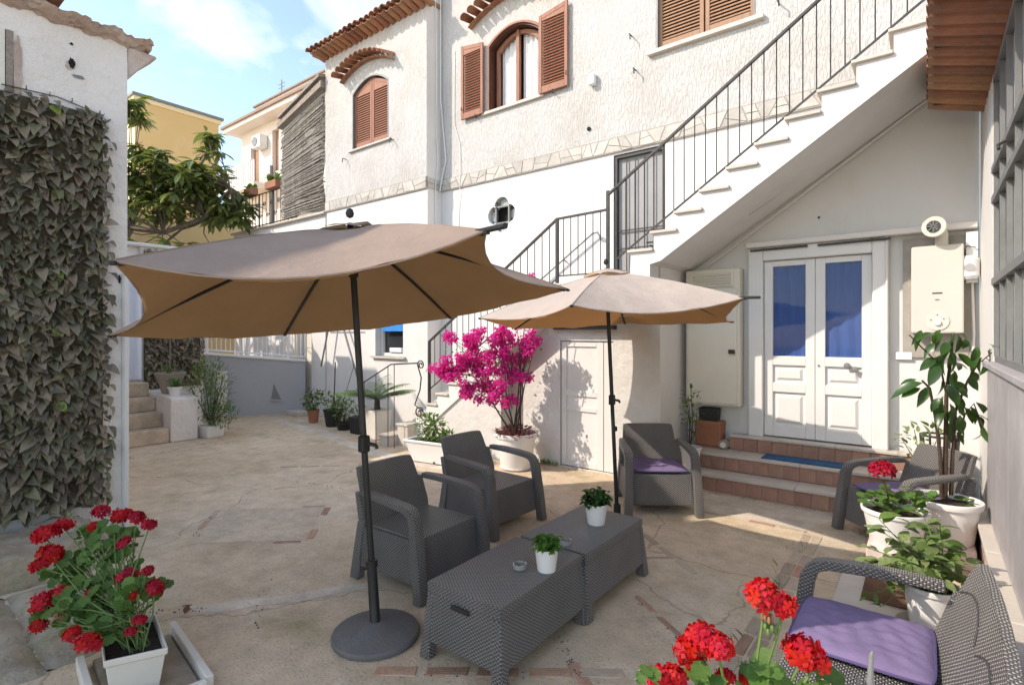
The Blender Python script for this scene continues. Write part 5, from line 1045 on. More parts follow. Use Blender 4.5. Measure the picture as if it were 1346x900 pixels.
# left corner pair : the near-left tip sits high, the far-left one low
u1[0] = (*W(-1.37, 1.84), 2.05); u1[5] = (*W(-2.40, 3.20), 1.79)
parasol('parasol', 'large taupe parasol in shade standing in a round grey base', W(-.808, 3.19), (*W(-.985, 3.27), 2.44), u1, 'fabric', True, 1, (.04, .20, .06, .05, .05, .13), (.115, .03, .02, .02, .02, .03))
u2 = tips(.94, 5.35, [(-.50, -1.38, 2.01), (.92, -1.06, 2.085), (1.37, .27, 1.925), (.46, 1.30, 1.93), (-.90, 1.06, 1.865), (-1.25, -.20, 1.95)])
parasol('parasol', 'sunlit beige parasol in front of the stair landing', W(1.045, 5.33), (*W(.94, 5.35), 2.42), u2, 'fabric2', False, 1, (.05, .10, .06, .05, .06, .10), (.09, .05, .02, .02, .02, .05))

# ================================================================ PLANTS
random.seed(11)
def round_pot(T, p, r, h, mat, n=24, rim=.02, taper=.72, soil=True, name='pot'):
    pr = [(0, 0), (r*taper*.97, 0), (r*taper, .01), (r-rim*.6, h-rim*1.6), (r, h-rim*1.5), (r+rim*.25, h-rim*.4), (r+rim*.1, h), (r-rim*.5, h), (r-rim*.9, h-rim), (r*.9, h*.82), (0, h*.82)]
    o = MB().lathe(pr, n, p).build(name, mat, T, smooth=35)
    if soil: MB().lathe([(0, h*.86), (r*.5, h*.87), (r*.90, h*.85)], n, p).build('soil', 'soil', T)
    return o
def lp(T, me, p, d, s, up=(0, 0, 1), roll=0, name='leaf'): return put(me, name, T, mtx=frame_mtx(Vector(p)-OFF[T], d, up, s, roll))
# basil pots
def basil(p, label, mat, spread, dense, size, rp=.073, hp=.135):
    T = thing('potted_basil', label, 'potted plant', p, group='basil pots on the coffee tables')
    round_pot(T, p, rp, hp, 'potwhite', taper=.74, rim=.008)
    me = leaf_mesh('leaf', mat, width=.62, peak=.45, fold=.3, curl=.45); zt = p[2]+hp*.85
    for k in range(14):
        a = k*2.4; l = random.uniform(.5, 1); top = Vector((p[0]+math.cos(a)*spread*l*.75, p[1]+math.sin(a)*spread*l*.75, zt+dense*(1.15-.55*l)))
        MB().tube([(p[0]+.02*math.cos(a), p[1]+.02*math.sin(a), zt-.01), ((p[0]+top.x)/2, (p[1]+top.y)/2, zt+dense*.4), top], [.003, .0025, .002], 5).build('stem', 'stem', T)
        for j in range(11):
            an = random.uniform(0, 6.28); q = top+Vector((random.uniform(-.25, .25)*spread, random.uniform(-.25, .25)*spread, -random.uniform(0, .55)*dense)); lp(T, me, q, (math.cos(an)+(q.x-p[0])*7, math.sin(an)+(q.y-p[1])*7, random.uniform(-.3, .6)), size*random.uniform(.6, 1.15))
basil((-1.755, 2.60, .4205), 'small white pot of pale green basil on the front coffee table', 'basil', .075, .10, .052)
basil((-1.90, 3.46, .4205), 'white pot of dark bushy basil on the rear coffee table', 'basildark', .10, .15, .062, .085, .15)
# geranium pieces
def floret_geo(n=5, r=1.0):
    vs = [(0, 0, 0)]; fs = []
    for k in range(n):
        a = 2*math.pi*k/n+random.uniform(-.15, .15); w_ = .52; rr = r*random.uniform(.85, 1.1); z = random.uniform(-.05, .25)
        i = len(vs); vs += [(math.cos(a-w_)*rr*.55, math.sin(a-w_)*rr*.55, .12), (math.cos(a-w_*.6)*rr, math.sin(a-w_*.6)*rr, z), (math.cos(a)*rr*1.02, math.sin(a)*rr*1.02, z+.12), (math.cos(a+w_*.6)*rr, math.sin(a+w_*.6)*rr, z-.05), (math.cos(a+w_)*rr*.55, math.sin(a+w_)*rr*.55, .12)]
        fs += [(0, i, i+1, i+2), (0, i+2, i+3, i+4)]
    return vs, fs
def head_mesh(mat, n, seed, R0=1.0, flat=.75, fr=.52):
    random.seed(seed); b = MB()
    for k in range(n):
        t = (k+.5)/n; ph = k*2.39996; cz = 1-1.35*t; sr = math.sqrt(max(0, 1-cz*cz)); d = Vector((sr*math.cos(ph), sr*math.sin(ph), cz)); d = (d+rdir()*.22).normalized()
        m = frame_mtx(Vector((d.x, d.y, d.z*flat))*R0*random.uniform(.6, 1.15), d.cross(Vector((.3, .5, .8))).normalized(), d, fr*random.uniform(.8, 1.15))
        vs, fs = floret_geo(); b.add([m @ Vector(v) for v in vs], fs)
    me = b.mesh('flower_head', mat); me.polygons.foreach_set('use_smooth', [True]*len(me.polygons)); return me
HEADS = [head_mesh('red', 34, 31), head_mesh('red', 42, 32, flat=.62), head_mesh('red', 26, 33, flat=.9)]; HEADC = [head_mesh('crimson', 30, 34), head_mesh('crimson', 36, 35, flat=.65)]
SPENT = head_mesh('dryflower', 16, 36, fr=.3)
HD = [head_mesh('red', 40, 41, flat=.62, fr=.50), head_mesh('red', 46, 42, flat=.85, fr=.46), head_mesh('red', 34, 43, flat=.55, fr=.52)]
random.seed(12)
GL = [round_leaf('leaf', 'geran', seed=k, lobes=7+2*k, cup=.25-.1*k) for k in range(2)]
def stemcurve(T, a, b2, r=.004, bow=.03, mat='stem'):
    a, b2 = Vector(a), Vector(b2); m = (a+b2)/2+Vector((random.uniform(-bow, bow), random.uniform(-bow, bow), bow*.5)); MB().tube([a, a.lerp(m, .55)+Vector((0, 0, bow*.2)), m, b2.lerp(m, .4), b2], [r, r*.95, r*.9, r*.8, r*.8], 6).build('stem', mat, T, smooth=True)
# --- left geranium box
gx = [Vector((-2.99, 1.06, 0)), Vector((-3.40, 1.145, 0)), Vector((-3.50, .925, 0)), Vector((-3.10, .835, 0))]   # rim corners
GP = thing('geranium_box', 'ivory planter box of scarlet geraniums below the leaf screen', 'potted plant', (-3.24, .99, 0))
c = sum(gx, Vector())/4
def ring(sc, z): return [(c.x+(p.x-c.x)*sc, c.y+(p.y-c.y)*sc, z) for p in gx]
b = MB(); rings = [ring(.80, .035), ring(.97, .205), ring(1.03, .208), ring(1.05, .24), ring(.97, .24), ring(.93, .20), ring(.9, .19)]
for k in range(len(rings)-1): i0 = len(b.v); b.add(rings[k]+rings[k+1], [(j, (j+1) % 4, (j+1) % 4+4, j+4) for j in range(4)])
b.add(rings[0], [(0, 1, 2, 3)]); b.build('planter', 'potmatte', GP, bevel=.004); MB().add(ring(.955, .206), [(0, 1, 2, 3)]).build('soil', 'soil', GP)
heads = [((60, 702), 3.2, .062, 0), ((85, 690), 3.3, .05, 1), ((68, 728), 3.1, .06, 0), ((52, 742), 3.05, .045, 0), ((133, 672), 3.35, .045, 3), ((160, 678), 3.3, .055, 1), ((180, 680), 3.25, .045, 4), ((196, 690), 3.1, .04, 4), ((124, 692), 3.25, .035, 0), ((163, 713), 3.1, .04, 4), ((168, 758), 2.95, .05, 3), ((195, 750), 2.9, .03, 4), ((203, 772), 2.8, .042, 3), ((177, 782), 2.8, .022, 0), ((58, 792), 2.9, .06, 0), ((80, 780), 2.95, .045, 0), ((50, 822), 2.8, .035, 0), ((120, 780), 2.95, .035, 4), ((95, 832), 2.62, .035, 0), ((115, 845), 2.58, .052, 0), ((172, 830), 2.62, .025, 3), ((183, 815), 2.65, .03, 3), ((75, 812), 2.75, .04, 5)]
def img(px, py, d):     # photograph bearing to courtyard coordinates, measured once for plant heads
    l = (px-673)/705*d; return Vector((l*ct-d*st, l*st+d*ct, 1.8+(438-py)/705*d))
root = Vector((c.x, c.y, .21))
for (q, d, s, kind) in heads:
    p = img(q[0], q[1], d*.985+.0)
    me = (HEADS+HEADC+[SPENT])[kind if kind < 5 else 5]; put(me, 'flower_head', GP, loc=p-OFF[GP], rot=(random.uniform(-.5, .5), random.uniform(-.5, .5), random.uniform(0, 6)), scale=s*.92)
    stemcurve(GP, root+Vector((random.uniform(-.15, .15), random.uniform(-.06, .06), random.uniform(0, .15))), p-Vector((0, 0, s*.4)), .0038, .04)
for (q, d, n, sp) in (((120, 725), 3.25, 44, .14), ((150, 712), 3.15, 44, .13), ((90, 760), 3.1, 44, .14), ((150, 762), 3.0, 50, .15), ((120, 800), 2.85, 48, .14), ((180, 785), 2.8, 32, .10), ((85, 800), 2.85, 20, .10), ((150, 825), 2.7, 18, .08)):
    cc = img(*q, d)
    for k in range(n):
        v = rdir()*random.random()**.5*sp; p = cc+v; dr = (p-root); dr.z *= .3; lp(GP, random.choice(GL), p, dr.normalized()+rv(.7), random.uniform(.045, .085), Vector((.35, -.45, 1))+rv(.45))
        if k % 3 == 0: stemcurve(GP, root+Vector((random.uniform(-.12, .12), random.uniform(-.05, .05), 0)), p, .0028, .03)
for (q, d) in (((92, 668+8), 3.2), ((105, 713), 3.15), ((90, 735), 3.1), ((168, 780), 2.85)):
    p = img(*q, d); MB().lathe([(0, -.012), (.010, -.004), (.009, .008), (0, .014)], 8, tuple(p)).build('bud', 'stem', GP, smooth=True); stemcurve(GP, root, p, .003, .05)
TR = thing('timber_tray', 'weathered white timber tray under the geranium box', 'tray', (-3.2, 1.0, 0))
def plank(a, b2, w_, z0, z1, mat, T, name='plank'):
    a, b2 = Vector((*a, 0)), Vector((*b2, 0)); n = (b2-a).normalized(); s = Vector((-n.y, n.x, 0))*w_/2; MB().hexa([(*(a-s).xy, z0), (*(b2-s).xy, z0), (*(b2+s).xy, z0), (*(a+s).xy, z0)], [(*(a-s).xy, z1), (*(b2-s).xy, z1), (*(b2+s).xy, z1), (*(a+s).xy, z1)]).build(name, mat, T, bevel=.004)
plank((-2.86, 1.21), (-3.58, 1.30), .035, .002, .075, 'potmatte', TR); plank((-2.90, .80), (-2.855, 1.19), .035, .003, .07, 'potmatte', TR); plank((-2.88, .76), (-3.6, .86), .035, .002, .07, 'potmatte', TR); plank((-2.90, 1.0), (-3.56, 1.09), .36, .0015, .03, 'oldstone', TR, 'floor_board')
# old stone slabs and mossy kerb at the foot of the screen wall
def rough_slab(x0, x1, y0, y1, z, amp, name, parent, nx=14, ny=12):
    rs = random.Random(int(abs(x0*100)+y0*37)); ph = [rs.uniform(0, 6) for _ in range(6)]; J = {}
    def fn(u, v):
        e = min(u, 1-u, v, 1-v); x, y = x0+(x1-x0)*u, y0+(y1-y0)*v
        h = z+amp*(math.sin(x*9+ph[0])+math.sin(y*11+ph[1])+.7*math.sin(x*23+y*17+ph[2]))+rs.uniform(-amp, amp)*.7
        if e < .001: return (x+rs.uniform(-.012, .012), y+rs.uniform(-.012, .012), 0)
        if e < .09: h -= .012
        return (x+rs.uniform(-.006, .006), y+rs.uniform(-.006, .006), max(.012, h))
    return MB().grid(fn, nx, ny).build(name, 'oldstone', parent, smooth=35)
for (x0, x1, y0, y1, z) in ((-4.97, -4.13, .2, .765, .05), (-4.125, -3.68, .15, .74, .045), (-4.95, -4.235, .77, 1.25, .042), (-4.23, -3.70, .745, 1.2, .038), (-5.0, -3.7, -.4, .145, .05)): rough_slab(x0, x1, y0, y1, z, .004, 'stone_slab', g)
KB = tag(rough_slab(-5.87, -5.02, .1, 1.42, .25, .018, 'mossy_kerb', None, 20, 26), 'low mossy stone kerb at the foot of the leaf screen', 'kerb')
# --- geranium pot near the camera, on a plant stand
GR = thing('geranium_pot', 'scarlet geranium with tall stems in front of the purple cushion armchair', 'potted plant', (-.33, 1.33, .55))
PS = thing('plant_stand', 'small dark plant stand under the foreground geranium', 'stand', (-.33, 1.33, 0))
MB().box(-.50, -.16, 1.16, 1.50, .52, .55).build('top', 'oldwood', PS, bevel=.005)
for dx in (-.15, .15):
    for dy in (-.15, .15): MB().tube([(-.33+dx*1.05, 1.33+dy*1.05, 0), (-.33+dx*.9, 1.33+dy*.9, .52)], .012, 6).build('leg', 'iron', PS)
round_pot(GR, (-.33, 1.33, .5505), .13, .22, 'potterra')
rt = Vector((-.33, 1.33, .75))
for (q, d, s, k) in (((1006, 782), 1.27, .036, 0), ((1030, 797), 1.25, .026, 2), ((922, 842), 1.25, .038, 1), ((945, 852), 1.22, .030, 1), ((905, 855), 1.27, .034, 2), ((1055, 857), 1.25, .038, 0), ((1070, 868), 1.24, .03, 2), ((868, 893), 1.2, .034, 2), ((885, 888), 1.21, .026, 1), ((955, 888), 1.27, .020, 2), ((980, 890), 1.28, .014, 2)):
    p = img(*q, d); put(HD[k], 'flower_head', GR, loc=p-OFF[GR], rot=(random.uniform(-.35, .35), random.uniform(-.35, .35), random.uniform(0, 6)), scale=s); stemcurve(GR, rt+rv(.02), p-Vector((0, 0, s*.5)), .0042, .012)
for (q, d) in (((1008, 812), 1.26), ((1012, 826), 1.26), ((918, 872), 1.25)):
    p = img(*q, d)
    for k in range(7): a = k*.9; MB().lathe([(0, -.010), (.005, -.002), (.0045, .006), (0, .011)], 6, tuple(p+Vector((.010*math.cos(a), .010*math.sin(a), random.uniform(-.006, .006))))).build('bud', 'stem' if q[1] != 812 else 'dryflower', GR, smooth=True)
for (q, d, s, up) in (((1000, 876), 1.24, .075, 1), ((1040, 890), 1.22, .095, 1), ((980, 868), 1.3, .06, 1), ((1065, 892), 1.25, .08, 1), ((1010, 893), 1.18, .07, 1), ((1020, 868), 1.3, .06, 1), ((930, 893), 1.2, .05, 1), ((840, 880), 1.15, .035, 1), ((850, 884), 1.15, .035, 1), ((835, 892), 1.15, .03, 1), ((1085, 898), 1.25, .07, 1), ((960, 905), 1.2, .08, 1), ((900, 912), 1.2, .08, 1)):
    p = img(*q, d); lp(GR, random.choice(GL), p, Vector((random.uniform(-1, 1), random.uniform(-1, 1), random.uniform(-.3, .3))), s, Vector((.2, -.5, 1))+rv(.3)); stemcurve(GR, rt+rv(.03), p, .0026, .02)
for k in range(30): p = rt+Vector((random.uniform(-.16, .16), random.uniform(-.16, .16), random.uniform(.03, .20))); lp(GR, random.choice(GL), p, rv(1), random.uniform(.05, .09), Vector((0, 0, 1))+rv(.4))
RD = tag(MB().tube([(-.105, 1.50, 0), (-.105, 1.50, .98), (-.104, 1.501, 1.0), (-.102, 1.502, 1.05), (-.100, 1.503, 1.06)], [.011, .011, .0065, .0055, .003], 10).build('metal_stake', 'greysteel', None, smooth=40), 'slim grey metal stake with a narrower tip in front of the purple cushion', 'stake')
MB().tube([(-.128, 1.505, 0), (-.128, 1.505, .985)], .005, 8).build('side_rod', 'greysteel', RD)
# --- lemon plant
LP = (.12, 5.52, .0)
LM = thing('lemon_plant', 'tall young citrus plant with glossy dark leaves in a big white pot', 'potted plant', LP)
bs = MB().box(-.10, .30, 5.32, 5.75, .001, .15).build('pot_block', 'pinkstone', LM, bevel=.01)
round_pot(LM, (.12, 5.53, .151), .235, .33, 'potwhite', n=32, rim=.03, taper=.76)
LL = [leaf_mesh('leaf', 'lemon', width=.46, peak=.48, fold=.22, curl=.35), leaf_mesh('leaf', 'lemon', width=.40, peak=.5, fold=.35, curl=.6)]
def cane(T, pts, r0, r1, mat='bark'): MB().tube(pts, [r0+(r1-r0)*k/(len(pts)-1) for k in range(len(pts))], 7).build('stem', mat, T, smooth=True)
def at(px, py, d): return img(px, py, d)
cane(LM, [at(1238, 655, 4.42), at(1236, 600, 4.42), at(1230, 550, 4.4), at(1222, 510, 4.38), at(1212, 500, 4.38)], .016, .008); cane(LM, [at(1242, 655, 4.42), at(1243, 590, 4.42), at(1244, 520, 4.4), at(1250, 470, 4.4), at(1252, 440, 4.38)], .020, .009); cane(LM, [at(1250, 650, 4.42), at(1252, 600, 4.42), at(1256, 540, 4.42), at(1272, 500, 4.4), at(1290, 470, 4.36)], .016, .006); cane(LM, [at(1256, 590, 4.42), at(1268, 545, 4.38), at(1280, 530, 4.36), at(1292, 560, 4.34)], .008, .004)
cane(LM, [at(1244, 520, 4.4), at(1236, 480, 4.4), at(1210, 455, 4.36), at(1195, 440, 4.34)], .008, .004); cane(LM, [at(1290, 475, 4.36), at(1310, 458, 4.34), at(1330, 445, 4.3)], .005, .003)
for (x, y, dx, dy, s) in ((1213, 503, -1, .25, .20), (1205, 498, -.9, .1, .18), (1222, 508, -.7, .7, .17), (1238, 500, .2, 1, .18), (1240, 520, -.4, 1, .17), (1248, 530, .3, 1, .19), (1255, 500, .6, .9, .17), (1228, 440, -1, .1, .19), (1215, 438, -.6, .9, .15), (1240, 438, -.3, 1, .16), (1250, 436, .3, .8, .15), (1258, 440, .7, .8, .17), (1250, 460, .2, 1, .19), (1240, 465, -.4, 1, .18), (1262, 465, .7, .8, .18), (1235, 480, -.6, .9, .17), (1252, 485, .3, 1, .2), (1245, 505, .1, 1, .19), (1262, 520, .5, 1, .17), (1268, 535, .4, 1, .16), (1285, 455, -.2, 1, .15), (1298, 452, .7, .3, .17), (1300, 458, .3, 1, .16), (1310, 455, 1, .6, .15), (1288, 470, -.5, .9, .14), (1275, 495, .6, .8, .15), (1282, 530, .9, .5, .2), (1285, 545, 1, .5, .19), (1275, 540, .7, .9, .18), (1292, 560, .2, 1, .13), (1262, 545, -.2, 1, .16), (1230, 470, -.8, .6, .17), (1270, 450, .5, .7, .14), (1246, 450, -.6, .5, .15), (1256, 475, .9, .4, .16), (1240, 540, -.7, .5, .14), (1245, 555, .4, 1, .16), (1258, 560, .6, .8, .14), (1232, 450, -.7, .8, .15), (1296, 475, .7, .8, .13)):
    for j in range(2):
        p = at(x+random.uniform(-5, 5)*j, y+random.uniform(-8, 8)*j, 4.38+random.uniform(-.10, .12)); dv = Vector((dx*ct, dx*st, -dy*.75))+Vector((-st, ct, 0))*random.uniform(-.6, .6)+rv(.2)*j
        lp(LM, random.choice(LL), p, dv, s*(1 if j == 0 else .8)*random.uniform(.85, 1.1), Vector((.1, -.4, 1))+rv(.5))
gl2 = leaf_mesh('leaf', 'green', width=.5, curl=.3)
for k in range(26): a = random.uniform(0, 6.28); lp(LM, gl2, (LP[0]+.13*math.cos(a), 5.53+.13*math.sin(a), .46), (math.cos(a), math.sin(a), random.uniform(.1, .6)), random.uniform(.05, .10))
# --- white pot geranium with one red head
G2 = thing('geranium_pot', 'white pot with one red geranium head standing before the citrus plant', 'potted plant', (-.20, 4.95, 0))
bb = MB().box(-.36, -.02, 4.80, 5.13, .0215, .20).build('pot_block', 'pinkstone', G2, bevel=.01)
round_pot(G2, (-.19, 4.97, .2005), .215, .28, 'potwhite', n=28, rim=.022)
p = at(1160, 618, 4.05); put(HEADC[0], 'flower_head', G2, loc=p-OFF[G2], scale=.075); MB().tube([(-.16, 4.95, .42), at(1168, 660, 4.05), at(1162, 632, 4.05)], [.011, .010, .008], 7).build('stem', 'bark', G2, smooth=True)
for k in range(60): a = random.uniform(0, 6.28); q = random.uniform(.03, .23); lp(G2, random.choice(GL), (-.19+q*math.cos(a), 4.97+q*math.sin(a), .50+random.uniform(-.04, .10)), (math.cos(a), math.sin(a), random.uniform(-.2, .6)), random.uniform(.06, .10), Vector((0, -.2, 1))+rv(.4))
for k in range(14): a = random.uniform(0, 6.28); stemcurve(G2, (-.19, 4.97, .44), (-.19+.18*math.cos(a), 4.97+.18*math.sin(a), .53), .003, .02)
# --- bushy variegated plant beside the purple cushion
BP = (.02, 4.06, .0)
BU = thing('leafy_pot', 'bushy pale edged foliage plant spilling over a white pot and saucer', 'potted plant', BP)
MB().lathe([(0, .022), (.13, .022), (.17, .05), (.175, .055), (.165, .055), (.13, .034), (0, .033)], 26, BP).build('saucer', 'saucer', BU, smooth=35); round_pot(BU, (BP[0], BP[1], .036), .145, .27, 'potwhite', taper=.7)
VL = leaf_mesh('leaf', 'varieg', width=.52, peak=.45, fold=.25, curl=.35); VG = leaf_mesh('leaf', 'green', width=.5, peak=.45, fold=.25, curl=.4)
for k in range(46):
    q = at(random.uniform(1135, 1280), random.uniform(705, 775)+0, 3.2+random.uniform(-.2, .35)); q.z = max(q.z, .30)
    if k < 6: q = at(random.choice((1140, 1155, 1215, 1235, 1200)), random.uniform(675, 700), 3.25)
    base = Vector((BP[0]+random.uniform(-.08, .08), BP[1]+random.uniform(-.08, .08), .27)); mid = (base+q)/2+Vector((0, 0, .08)); MB().tube([base, mid, q], [.0035, .003, .0022], 5).build('stem', 'stem', BU)
    for j in range(7):
        t = .35+.65*j/6; pp = base.lerp(mid, t*2) if t < .5 else mid.lerp(q, t*2-1); a = random.uniform(0, 6.28); lp(BU, VL if random.random() < .65 else VG, pp, Vector((math.cos(a), math.sin(a), random.uniform(-.2, .5)))+(q-base)*1.2, random.uniform(.075, .125), Vector((0, -.2, 1))+rv(.4))
for (x, y) in ((1135, 782), (1160, 797), (1150, 780), (1340, 768)):
    p = at(x, y, 3.1); p.z = max(p.z, .05); stemcurve(BU, (BP[0]-.05, BP[1]-.05, .29), p, .002, .05)
    for j in range(3): lp(BU, VG, p+rv(.015), rv(1), .05)
# --- climbing sprigs at the right chair
# --- bougainvillea in the large white pot
BG = (-4.34, 5.70, 0)
BO = thing('bougainvillea', 'magenta bougainvillea rising from a big white pot with red succulents', 'potted plant', BG)
MB().lathe([(0, .008), (.20, .008), (.22, .03), (.20, .03)], 28, BG).build('saucer', 'potwhite', BO, smooth=35); round_pot(BO, (BG[0], BG[1], .02), .285, .46, 'potwhite', n=32, rim=.035, taper=.70)
SD = leaf_mesh('leaf', 'sedum', width=.6, curl=.2)
sm = []
for k in range(500): a = random.uniform(0, 6.28); q = .29*random.random()**.5; sm.append(Matrix.Translation(-OFF[BO]) @ frame_mtx((BG[0]+q*math.cos(a), BG[1]+q*math.sin(a), .42+random.uniform(0, .17)*(1-q*1.8)), (math.cos(a)*.7+random.uniform(-.5, .5), math.sin(a)*.7+random.uniform(-.5, .5), random.uniform(.0, 1)), s=random.uniform(.035, .06)))
tag(put(scatter_mesh('succulent_leaves', 'sedum', leaf_geo(width=.6, curl=.2, n=3), sm), 'succulent_leaves', BO), kind='stuff')
def bract_cluster(seed, n=78):
    random.seed(seed); b = MB(); geo = leaf_geo(width=.85, peak=.42, fold=.35, curl=.15, n=3); V = [Vector(v) for v in geo[0]]
    for k in range(n):
        c_ = rdir()*random.random()**.4*.115; a = rdir()
        for j in range(3):
            dd = (a+Vector((math.cos(j*2.1), math.sin(j*2.1), .2))*.9).normalized(); m = frame_mtx(c_, dd, a, random.uniform(.026, .042)); b.add([m @ v for v in V], geo[1])
    return b.mesh('bract_cluster', 'boug')
BC = [bract_cluster(60+k) for k in range(4)]; random.seed(14)
pts = []
for (x, y, rx, ry, n) in ((625, 470, 34, 26, 20), (665, 452, 32, 20, 17), (600, 488, 26, 20, 13), (645, 508, 24, 20, 9), (690, 445, 22, 18, 9), (622, 446, 28, 12, 9), (615, 510, 16, 18, 7), (690, 470, 14, 14, 4), (580, 492, 10, 8, 3), (645, 432, 24, 10, 5), (698, 364, 3, 3, 1), (668, 525, 14, 12, 4), (690, 490, 14, 14, 4), (648, 525, 14, 10, 3)):
    for k in range(n):
        p = at(x+random.gauss(0, .5)*rx, y+random.gauss(0, .5)*ry, 7.10+random.gauss(0, .10)); pts.append(p); put(random.choice(BC), 'bract_cluster', BO, loc=p-OFF[BO], rot=(random.uniform(0, 6), random.uniform(0, 6), random.uniform(0, 6)), scale=random.uniform(.5, .92))
BL = leaf_mesh('leaf', 'green', width=.6, curl=.3)
for k in range(7):
    a = Vector((BG[0]+random.uniform(-.08, .08), BG[1]+random.uniform(-.08, .08), .40)); q = random.choice(pts); m1 = a.lerp(q, .45)+rv(.07)+Vector((0, 0, .06)); MB().tube([a, a.lerp(m1, .5)+rv(.03), m1, m1.lerp(q, .5)+rv(.05), q], [.012, .011, .009, .006, .004], 6).build('cane', 'bark', BO, smooth=True)
for k in range(46):
    q = random.choice(pts); n0 = Vector((BG[0], BG[1], random.uniform(.6, 1.4))); n0 = n0.lerp(q, .35); MB().tube([n0, n0.lerp(q, .5)+rv(.06), q], [.005, .004, .003], 5).build('twig', 'bark', BO)
for k in range(170):
    q = random.choice(pts)+rv(.14); lp(BO, BL, q, rdir(), random.uniform(.03, .06))
fp = [Matrix.Translation((BG[0]+random.gauss(.1, .5), BG[1]-.35+random.gauss(0, .3), .004))@Euler((random.uniform(-.3, .3), random.uniform(-.3, .3), random.uniform(0, 6))).to_matrix().to_4x4()@Matrix.Scale(random.uniform(.02, .032), 4) for k in range(34)]
tag(put(scatter_mesh('fallen_petals', 'boug', leaf_geo(width=.85, peak=.42, fold=.35, curl=.15, n=3), fp), 'fallen_petals'), 'fallen magenta petals around the bougainvillea pot', 'petals', kind='stuff')
# --- white trough with shrubs
TP_ = (-5.42, 5.28, 0)
TG = thing('planter_trough', 'long white trough of mixed green shrubs at the stair foot', 'potted plant', (TP_[0], TP_[1], 0))
b = MB(); dirv = Vector((.80, .12, 0)).normalized(); pv_ = Vector((-dirv.y, dirv.x, 0))
def tr_ring(l, w_, z): return [tuple(Vector(TP_)+dirv*a*l+pv_*b2*w_+Vector((0, 0, z))) for a, b2 in ((-1, -1), (1, -1), (1, 1), (-1, 1))]
RR = [tr_ring(.33, .13, .01), tr_ring(.40, .185, .28), tr_ring(.43, .205, .285), tr_ring(.43, .205, .32), tr_ring(.395, .175, .32), tr_ring(.38, .165, .27)]
for k in range(5): b.add(RR[k]+RR[k+1], [(j, (j+1) % 4, (j+1) % 4+4, j+4) for j in range(4)])
b.add(RR[0], [(0, 1, 2, 3)]); b.build('trough', 'potwhite', TG, bevel=.01); MB().add(tr_ring(.385, .168, .285), [(0, 1, 2, 3)]).build('soil', 'soil', TG)
MB().box(TP_[0]+.10, TP_[0]+.13, TP_[1]-.16, TP_[1]-.145, .02, .05).build('drain_plug', 'iron', TG)
def shrub(T, centre, rad, n, s, mat='green', kind='leaf', width=.5, stems=8, foot=None, nparts=0, curl=.3):
    geo = leaf_geo(width=width, curl=curl, n=4); ms = []
    for k in range(n):
        v = rdir()*random.random()**.45; p = Vector(centre)+Vector((v.x*rad[0], v.y*rad[1], v.z*rad[2])); ms.append(Matrix.Translation(-OFF[T]) @ frame_mtx(p, v+rv(.8)+Vector((0, 0, .3)), (0, 0, 1), s*random.uniform(.6, 1.25), random.uniform(-.4, .4)))
    me = leaf_mesh('leaf', mat, width=width, curl=curl, n=4)
    for m in ms[:nparts]: put(me, kind, T, mtx=m)
    if ms[nparts:]: tag(put(scatter_mesh('foliage', mat, geo, ms[nparts:]), 'foliage', T), kind='stuff')
    ft = Vector(foot or (centre[0], centre[1], centre[2]-rad[2]))
    for k in range(stems):
        v = rdir(); q = Vector(centre)+Vector((v.x*rad[0], v.y*rad[1], abs(v.z)*rad[2]))*.8; MB().tube([ft+Vector((random.uniform(-.03, .03), random.uniform(-.03, .03), 0)), (ft+q)/2+rv(.03), q], [.006, .005, .003], 5).build('stem', 'bark', T)
shrub(TG, (TP_[0]-.10, TP_[1], .46), (.30, .17, .20), 420, .065, 'green', foot=(TP_[0]-.1, TP_[1], .28)); shrub(TG, (TP_[0]+.24, TP_[1]-.03, .38), (.12, .12, .10), 150, .06, 'basil', foot=(TP_[0]+.24, TP_[1], .28))
# --- row of small pots along the wall
def potplant(name, label, p, r, h, mat, lmat, top, rad, n, s, width=.5, square=False, extra=None):
    T = thing(name, label, 'potted plant', p, group='pots along the white wall')
    if square: MB().hexa([(p[0]-r*.8, p[1]-r*.8, p[2]), (p[0]+r*.8, p[1]-r*.8, p[2]), (p[0]+r*.8, p[1]+r*.8, p[2]), (p[0]-r*.8, p[1]+r*.8, p[2])], [(p[0]-r, p[1]-r, p[2]+h), (p[0]+r, p[1]-r, p[2]+h), (p[0]+r, p[1]+r, p[2]+h), (p[0]-r, p[1]+r, p[2]+h)]).build('pot', mat, T, bevel=.01)
    else: round_pot(T, p, r, h, mat, rim=.015)
    shrub(T, (p[0], p[1], p[2]+h+top), (rad, rad, top*1.1), n, s, lmat, width=width, foot=(p[0], p[1], p[2]+h*.8)); return T
pp = potplant('potted_shrub', 'terracotta pot with dark pink flowering shrub by the far door', (-9.80, 6.12, 0), .12, .26, 'potterra', 'geran', .20, .22, 150, .09); 
fm = [Matrix.Translation(Vector((random.uniform(-.2, .2), random.uniform(-.2, .2), .45+random.uniform(0, .22)))) @ Matrix.Scale(random.uniform(.02, .035), 4) for k in range(24)]
tag(put(scatter_mesh('blossoms', 'sedum', oct_geo, fm), 'blossoms', pp), kind='stuff')
pp = potplant('potted_shrub', 'wide black pot with sparse shrub and a leaning cane', (-9.12, 6.12, 0), .19, .32, 'potdark', 'green', .15, .22, 110, .08); MB().tube([(-9.1, 6.12, .3), (-8.95, 6.05, 1.25)], .012, 5).build('cane', 'bark', pp); MB().tube([(-9.0, 6.2, .3), (-8.7, 6.3, 1.2)], .006, 5).build('cane', 'bark', pp)
potplant('potted_shrub', 'low round black pot with fresh green herb', (-8.62, 6.02, 0), .16, .14, 'potdark', 'green', .24, .20, 200, .07)
